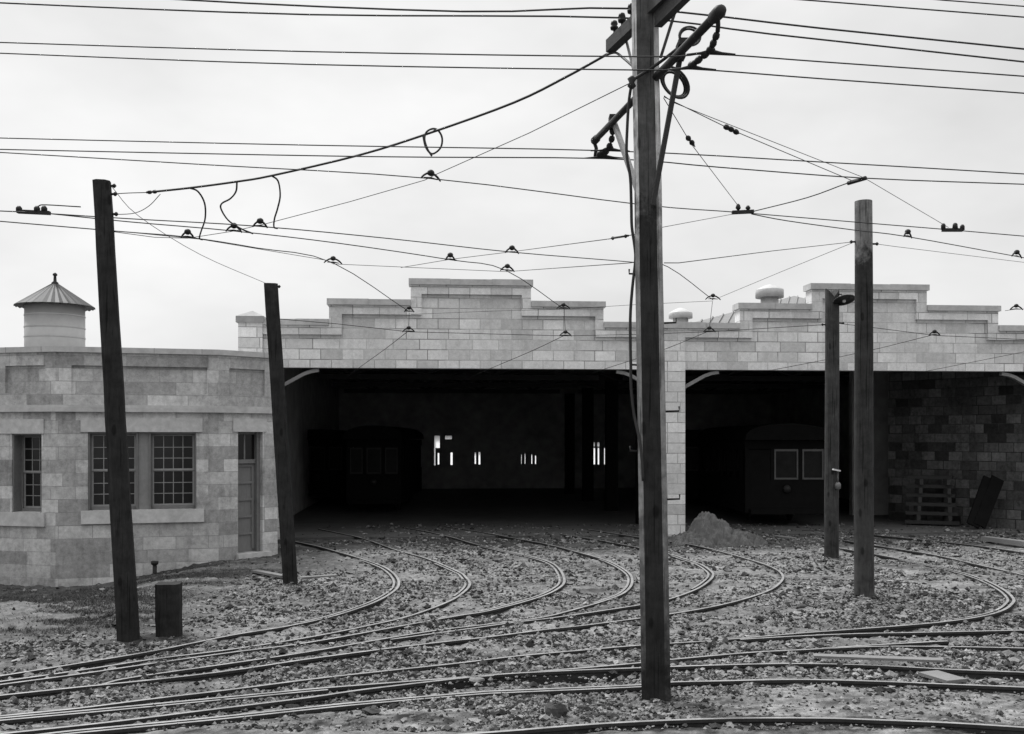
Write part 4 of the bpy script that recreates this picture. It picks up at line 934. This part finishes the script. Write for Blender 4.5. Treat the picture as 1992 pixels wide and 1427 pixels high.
mb.tube(crom([P(x, y, 14.05-.01*i) for i, (x, y) in enumerate(lp_)], 5), .014, 6); mb.build('cable_loop', M['wire'], t)
for dp in ([(368, 365, 15.1), (385, 372, 15.15), (398, 395, 15.3), (399, 425, 15.6), (391, 450, 16), (388, 463, 16.2), (394, 466, 16.25)], [(461, 353, 14.9), (459, 372, 15.), (448, 386, 15.2), (432, 395, 15.4), (430, 406, 15.5), (444, 428, 15.8), (468, 444, 16), (492, 454, 16.2)], [(528, 341, 14.8), (541, 352, 14.9), (545, 380, 15.2), (540, 405, 15.5), (534, 425, 15.8), (533, 441, 15.95), (540, 444, 16)]):
    mb = MB(); mb.tube(crom([P(*q) for q in dp], 5), .013, 6); mb.build('dropper', M['wire'], t)
wire('guy_wire', [(312, 377, 15.2), (290, 400, 15.1), (262, 414, 15), (222, 417, ql.y)], .006, 'small slack loop of wire at the head of the black leaning pole', 5)
# ------------------------------------------------------------------ trams in the barn
def tram(px, Y, w_, label, ztop=3.3, door=False):
    cx = (px-CX)/F*Y; t = thing('tram', (cx, Y, 0), label, 'tram', 'trams parked in the barn')
    hw = w_/2; L = 9.
    mb = MB(); mb.box((cx, Y+L/2, 1.0), w_, L, 1.1); mb.box((cx, Y+L/2+.02, 2.72), w_, L-.04, .28)
    for x in (-hw+.06, -hw*.34, hw*.34, hw-.06): mb.box((cx+x, Y+.06, 2.06), .12, .12, 1.03)
    for k in range(8): [mb.box((cx+s*(hw-.05), Y+.8+k*1.1, 2.06), .1, .14, 1.03) for s in (-1, 1)]
    mb.box((cx, Y+1.4, 2.06), w_-.2, .05, 1.02); mb.build('body', M['tram'], t)
    mb = MB(); n_ = 14; vs = []
    for yy in (Y-.35, Y+L+.3):
        for i in range(n_+1):
            a = math.pi*i/n_; vs.append(Vector((cx-(hw+.08)*math.cos(a), yy, 2.88+(ztop-2.88)*math.sin(a)**.7)))
    m_ = n_+1; mb.add(vs, [(i, i+1, m_+i+1, m_+i) for i in range(n_)]+[tuple(range(n_, -1, -1)), tuple(m_+i for i in range(m_)), (0, m_, 2*m_-1, n_)]); mb.build('roof', M['tram_roof'], t)
    xs = [(-hw+.13, -hw*.34-.07), (-hw*.34+.07, hw*.34-.07), (hw*.34+.07, hw-.13)]
    if door:
        mb = MB(); mb.box((cx-hw*.67, Y+.03, 1.5), hw*.55, .05, 2.1); mb.build('door', M['tram'], t); xs = xs[1:]
    for (x0, x1) in xs:
        mb = MB(); b_ = .05
        for (u0_, u1_, v0, v1) in ((x0, x0+b_, 1.56, 2.57), (x1-b_, x1, 1.56, 2.57), (x0+b_, x1-b_, 1.56, 1.62), (x0+b_, x1-b_, 2.5, 2.57)): mb.box((cx+(u0_+u1_)/2, Y+.05, (v0+v1)/2), u1_-u0_, .06, v1-v0)
        wo = mb.build('window', M['tram_light' if door else 'tram_dim'], t); mb = MB(); mb.box((cx+(x0+x1)/2, Y+.06, 2.06), x1-x0-.1, .01, .9); mb.build('pane', M['tram_glass'], wo)
    mb = MB(); mb.lathe((cx, Y-.06, 1.25), [(.11, -.06), (.13, 0), (.11, .06)], 16, Matrix.Rotation(R(90), 3, 'X')); mb.build('headlight', M['iron'], t)
    mb = MB(); mb.box((cx, Y-.12, .5), w_*.9, .2, .16); mb.build('bumper', M['tram'], t)
    for s in (-1, 1):
        for yy in (Y+2.4, Y+6.4):
            mb = MB(); mb.lathe((cx+s*.72, yy, .40), [(.38, -.05), (.40, .05)], 20, Matrix.Rotation(R(90), 3, 'Y')); mb.build('wheel', M['iron'], t)
    return t
tram(727, 39.5, 2.1, 'dim tram with pale rounded roof inside the left bay', 3.42)
tram(617, 44, 2.4, 'dark tram farther left behind the leaning pole in the left bay')
tram(1530, 34.2, 2.75, 'tram with pale window frames standing just inside the right bay', 3.42, True)
tram(1385, 43, 2.5, 'dark tram standing farther back behind the dirt heap in the right bay', 3.3)
# stack of timber and leaning boards
for i in range(6):
    z = .12+i*.30; a_, b_ = P(1757+i*2, 900, 35.0), P(1862-i*1.5, 900, 34.3)
    mb = MB(); mb.beam(Vector((a_.x, a_.y-.2+i*.05, z)), Vector((b_.x, b_.y-.2+i*.05, z)), .4, .11)
    o = mb.build('timber_baulk', M['tram_dim'])
    tag(o, ['lowest timber of the dim stack by the inner block wall', 'second timber from the bottom of the dim stack inside the right bay', 'third timber from the bottom of the dim stack inside the right bay', 'fourth timber from the bottom of the dim stack inside the right bay', 'fifth timber, next to the top of the dim stack in the right bay', 'topmost timber of the dim stack inside the right bay'][i], 'timber', 'timbers stacked inside the right bay')
    if i:
        for xx in (.2, .8):
            q = a_.lerp(b_, xx); mb = MB(); mb.box((q.x, q.y-.2, z-.15), .12, .34, .186); mb.build('spacer', M['wood_dark'], o)
# world-space spacers rest the timbers on each other
for (x0, x1, lab) in ((1892, 1925, 'dark board leaning on the inner block wall, left of two'), (1905, 1941, 'dark board leaning on the inner block wall, right of two')):
    mb = MB(); mb.beam(P(x0, 1022, 32.9), P(x1, 930, 33.3), .42, .07, up=(0, 1, 0)); tag(mb.build('board', M['tram']), lab, 'board', 'dark boards leaning in the right bay')
# ------------------------------------------------------------------ dirt mound, planks, pipe
mc = Vector((P(1396, 1000, 29.0).x, 29.0, 0)); n_ = 90; mb = MB(); vs = []
xx, yy = np.meshgrid(np.linspace(-1.9, 2.1, n_), np.linspace(-1.5, 1.5, n_))
wx = xx+.25*(fbm(xx*1.6+9, yy*1.6+9, 71)-.5); wy = yy+.25*(fbm(xx*1.6+9, yy*1.6+9, 72)-.5)
dome = lambda cx_, cy_, rx_, ry_, a_: a_*(1-np.hypot((wx-cx_)/rx_, (wy-cy_)/ry_)**2.3)
hh = np.maximum(dome(-.30, .2, .66, .75, .90), dome(.16, -.05, .52, .65, .72))
hh = np.maximum(np.maximum(hh, dome(.7, -.2, .9, .8, .33)), dome(-.8, -.05, .8, .8, .28))
hh = np.maximum(hh, -.08)+np.where(hh > -.05, (fbm(xx*3+20, yy*3+20, 3)-.5)*.26+(fbm(xx*8+20, yy*8+20, 8)-.5)*.26+(fbm(xx*17+20, yy*17+20, 18, 2)-.5)*.24, 0)
hh = np.where((abs(xx) > 1.85) | (abs(yy) > 1.45), -.1, hh)
vs = [Vector((mc.x-.05+xx[j, i]*.86, mc.y+yy[j, i]*.9, hh[j, i]*.86)) for j in range(n_) for i in range(n_)]
mb.add(vs, [(j*n_+i, j*n_+i+1, (j+1)*n_+i+1, (j+1)*n_+i) for j in range(n_-1) for i in range(n_-1)], smooth=False)
tag(mb.build('dirt_mound', M['dirt_mound']), 'heap of pale loose dirt piled against the middle pier', 'dirt heap')
def plank(p0, p1, w_, h_, mat, label, z=.06, tilt=0.):
    a, b_ = G(*p0, z), G(*p1, z); a.z += tilt; mb = MB(); mb.beam(a, b_, w_, h_)
    return tag(mb.build('plank', mat), label, 'plank', 'loose planks on the ground')
plank((1582, 1275), (1835, 1284), .16, .03, M['wood_pale'], 'long pale plank lying between the rails at the lower right', .11)
plank((1915, 1047), (2040, 1062), .25, .12, M['wood_grey'], 'squared grey timber lying by the far right rail', .13)
plank((582, 1124), (655, 1119), .12, .04, M['wood_grey'], 'short thin plank on the ground right of the shorter leaning pole', .05)
plank((495, 1110), (552, 1121), .16, .05, M['wood_pale'], 'pale plank on the ground below the office door', .06)
plank((1805, 1308), (1862, 1325), .3, .04, M['wood_pale'], 'flat pale board in the stones below the long plank', .05)
plank((1508, 1042), (1545, 1046), .2, .03, M['wood_pale'], 'small pale board on the ground right of the dirt heap', .04)
mb = MB(); q = P(301, 1116, 23.7); mb.tube([q+Vector((0, 0, -.25)), q+Vector((0, 0, .22))], .05, 10); mb.lathe(q+Vector((0, 0, .2)), [(.05, 0), (.085, .03), (.085, .09), (.06, .1)], 12); tag(mb.build('pipe', M['iron']), 'short dark pipe standing against the office wall', 'pipe')
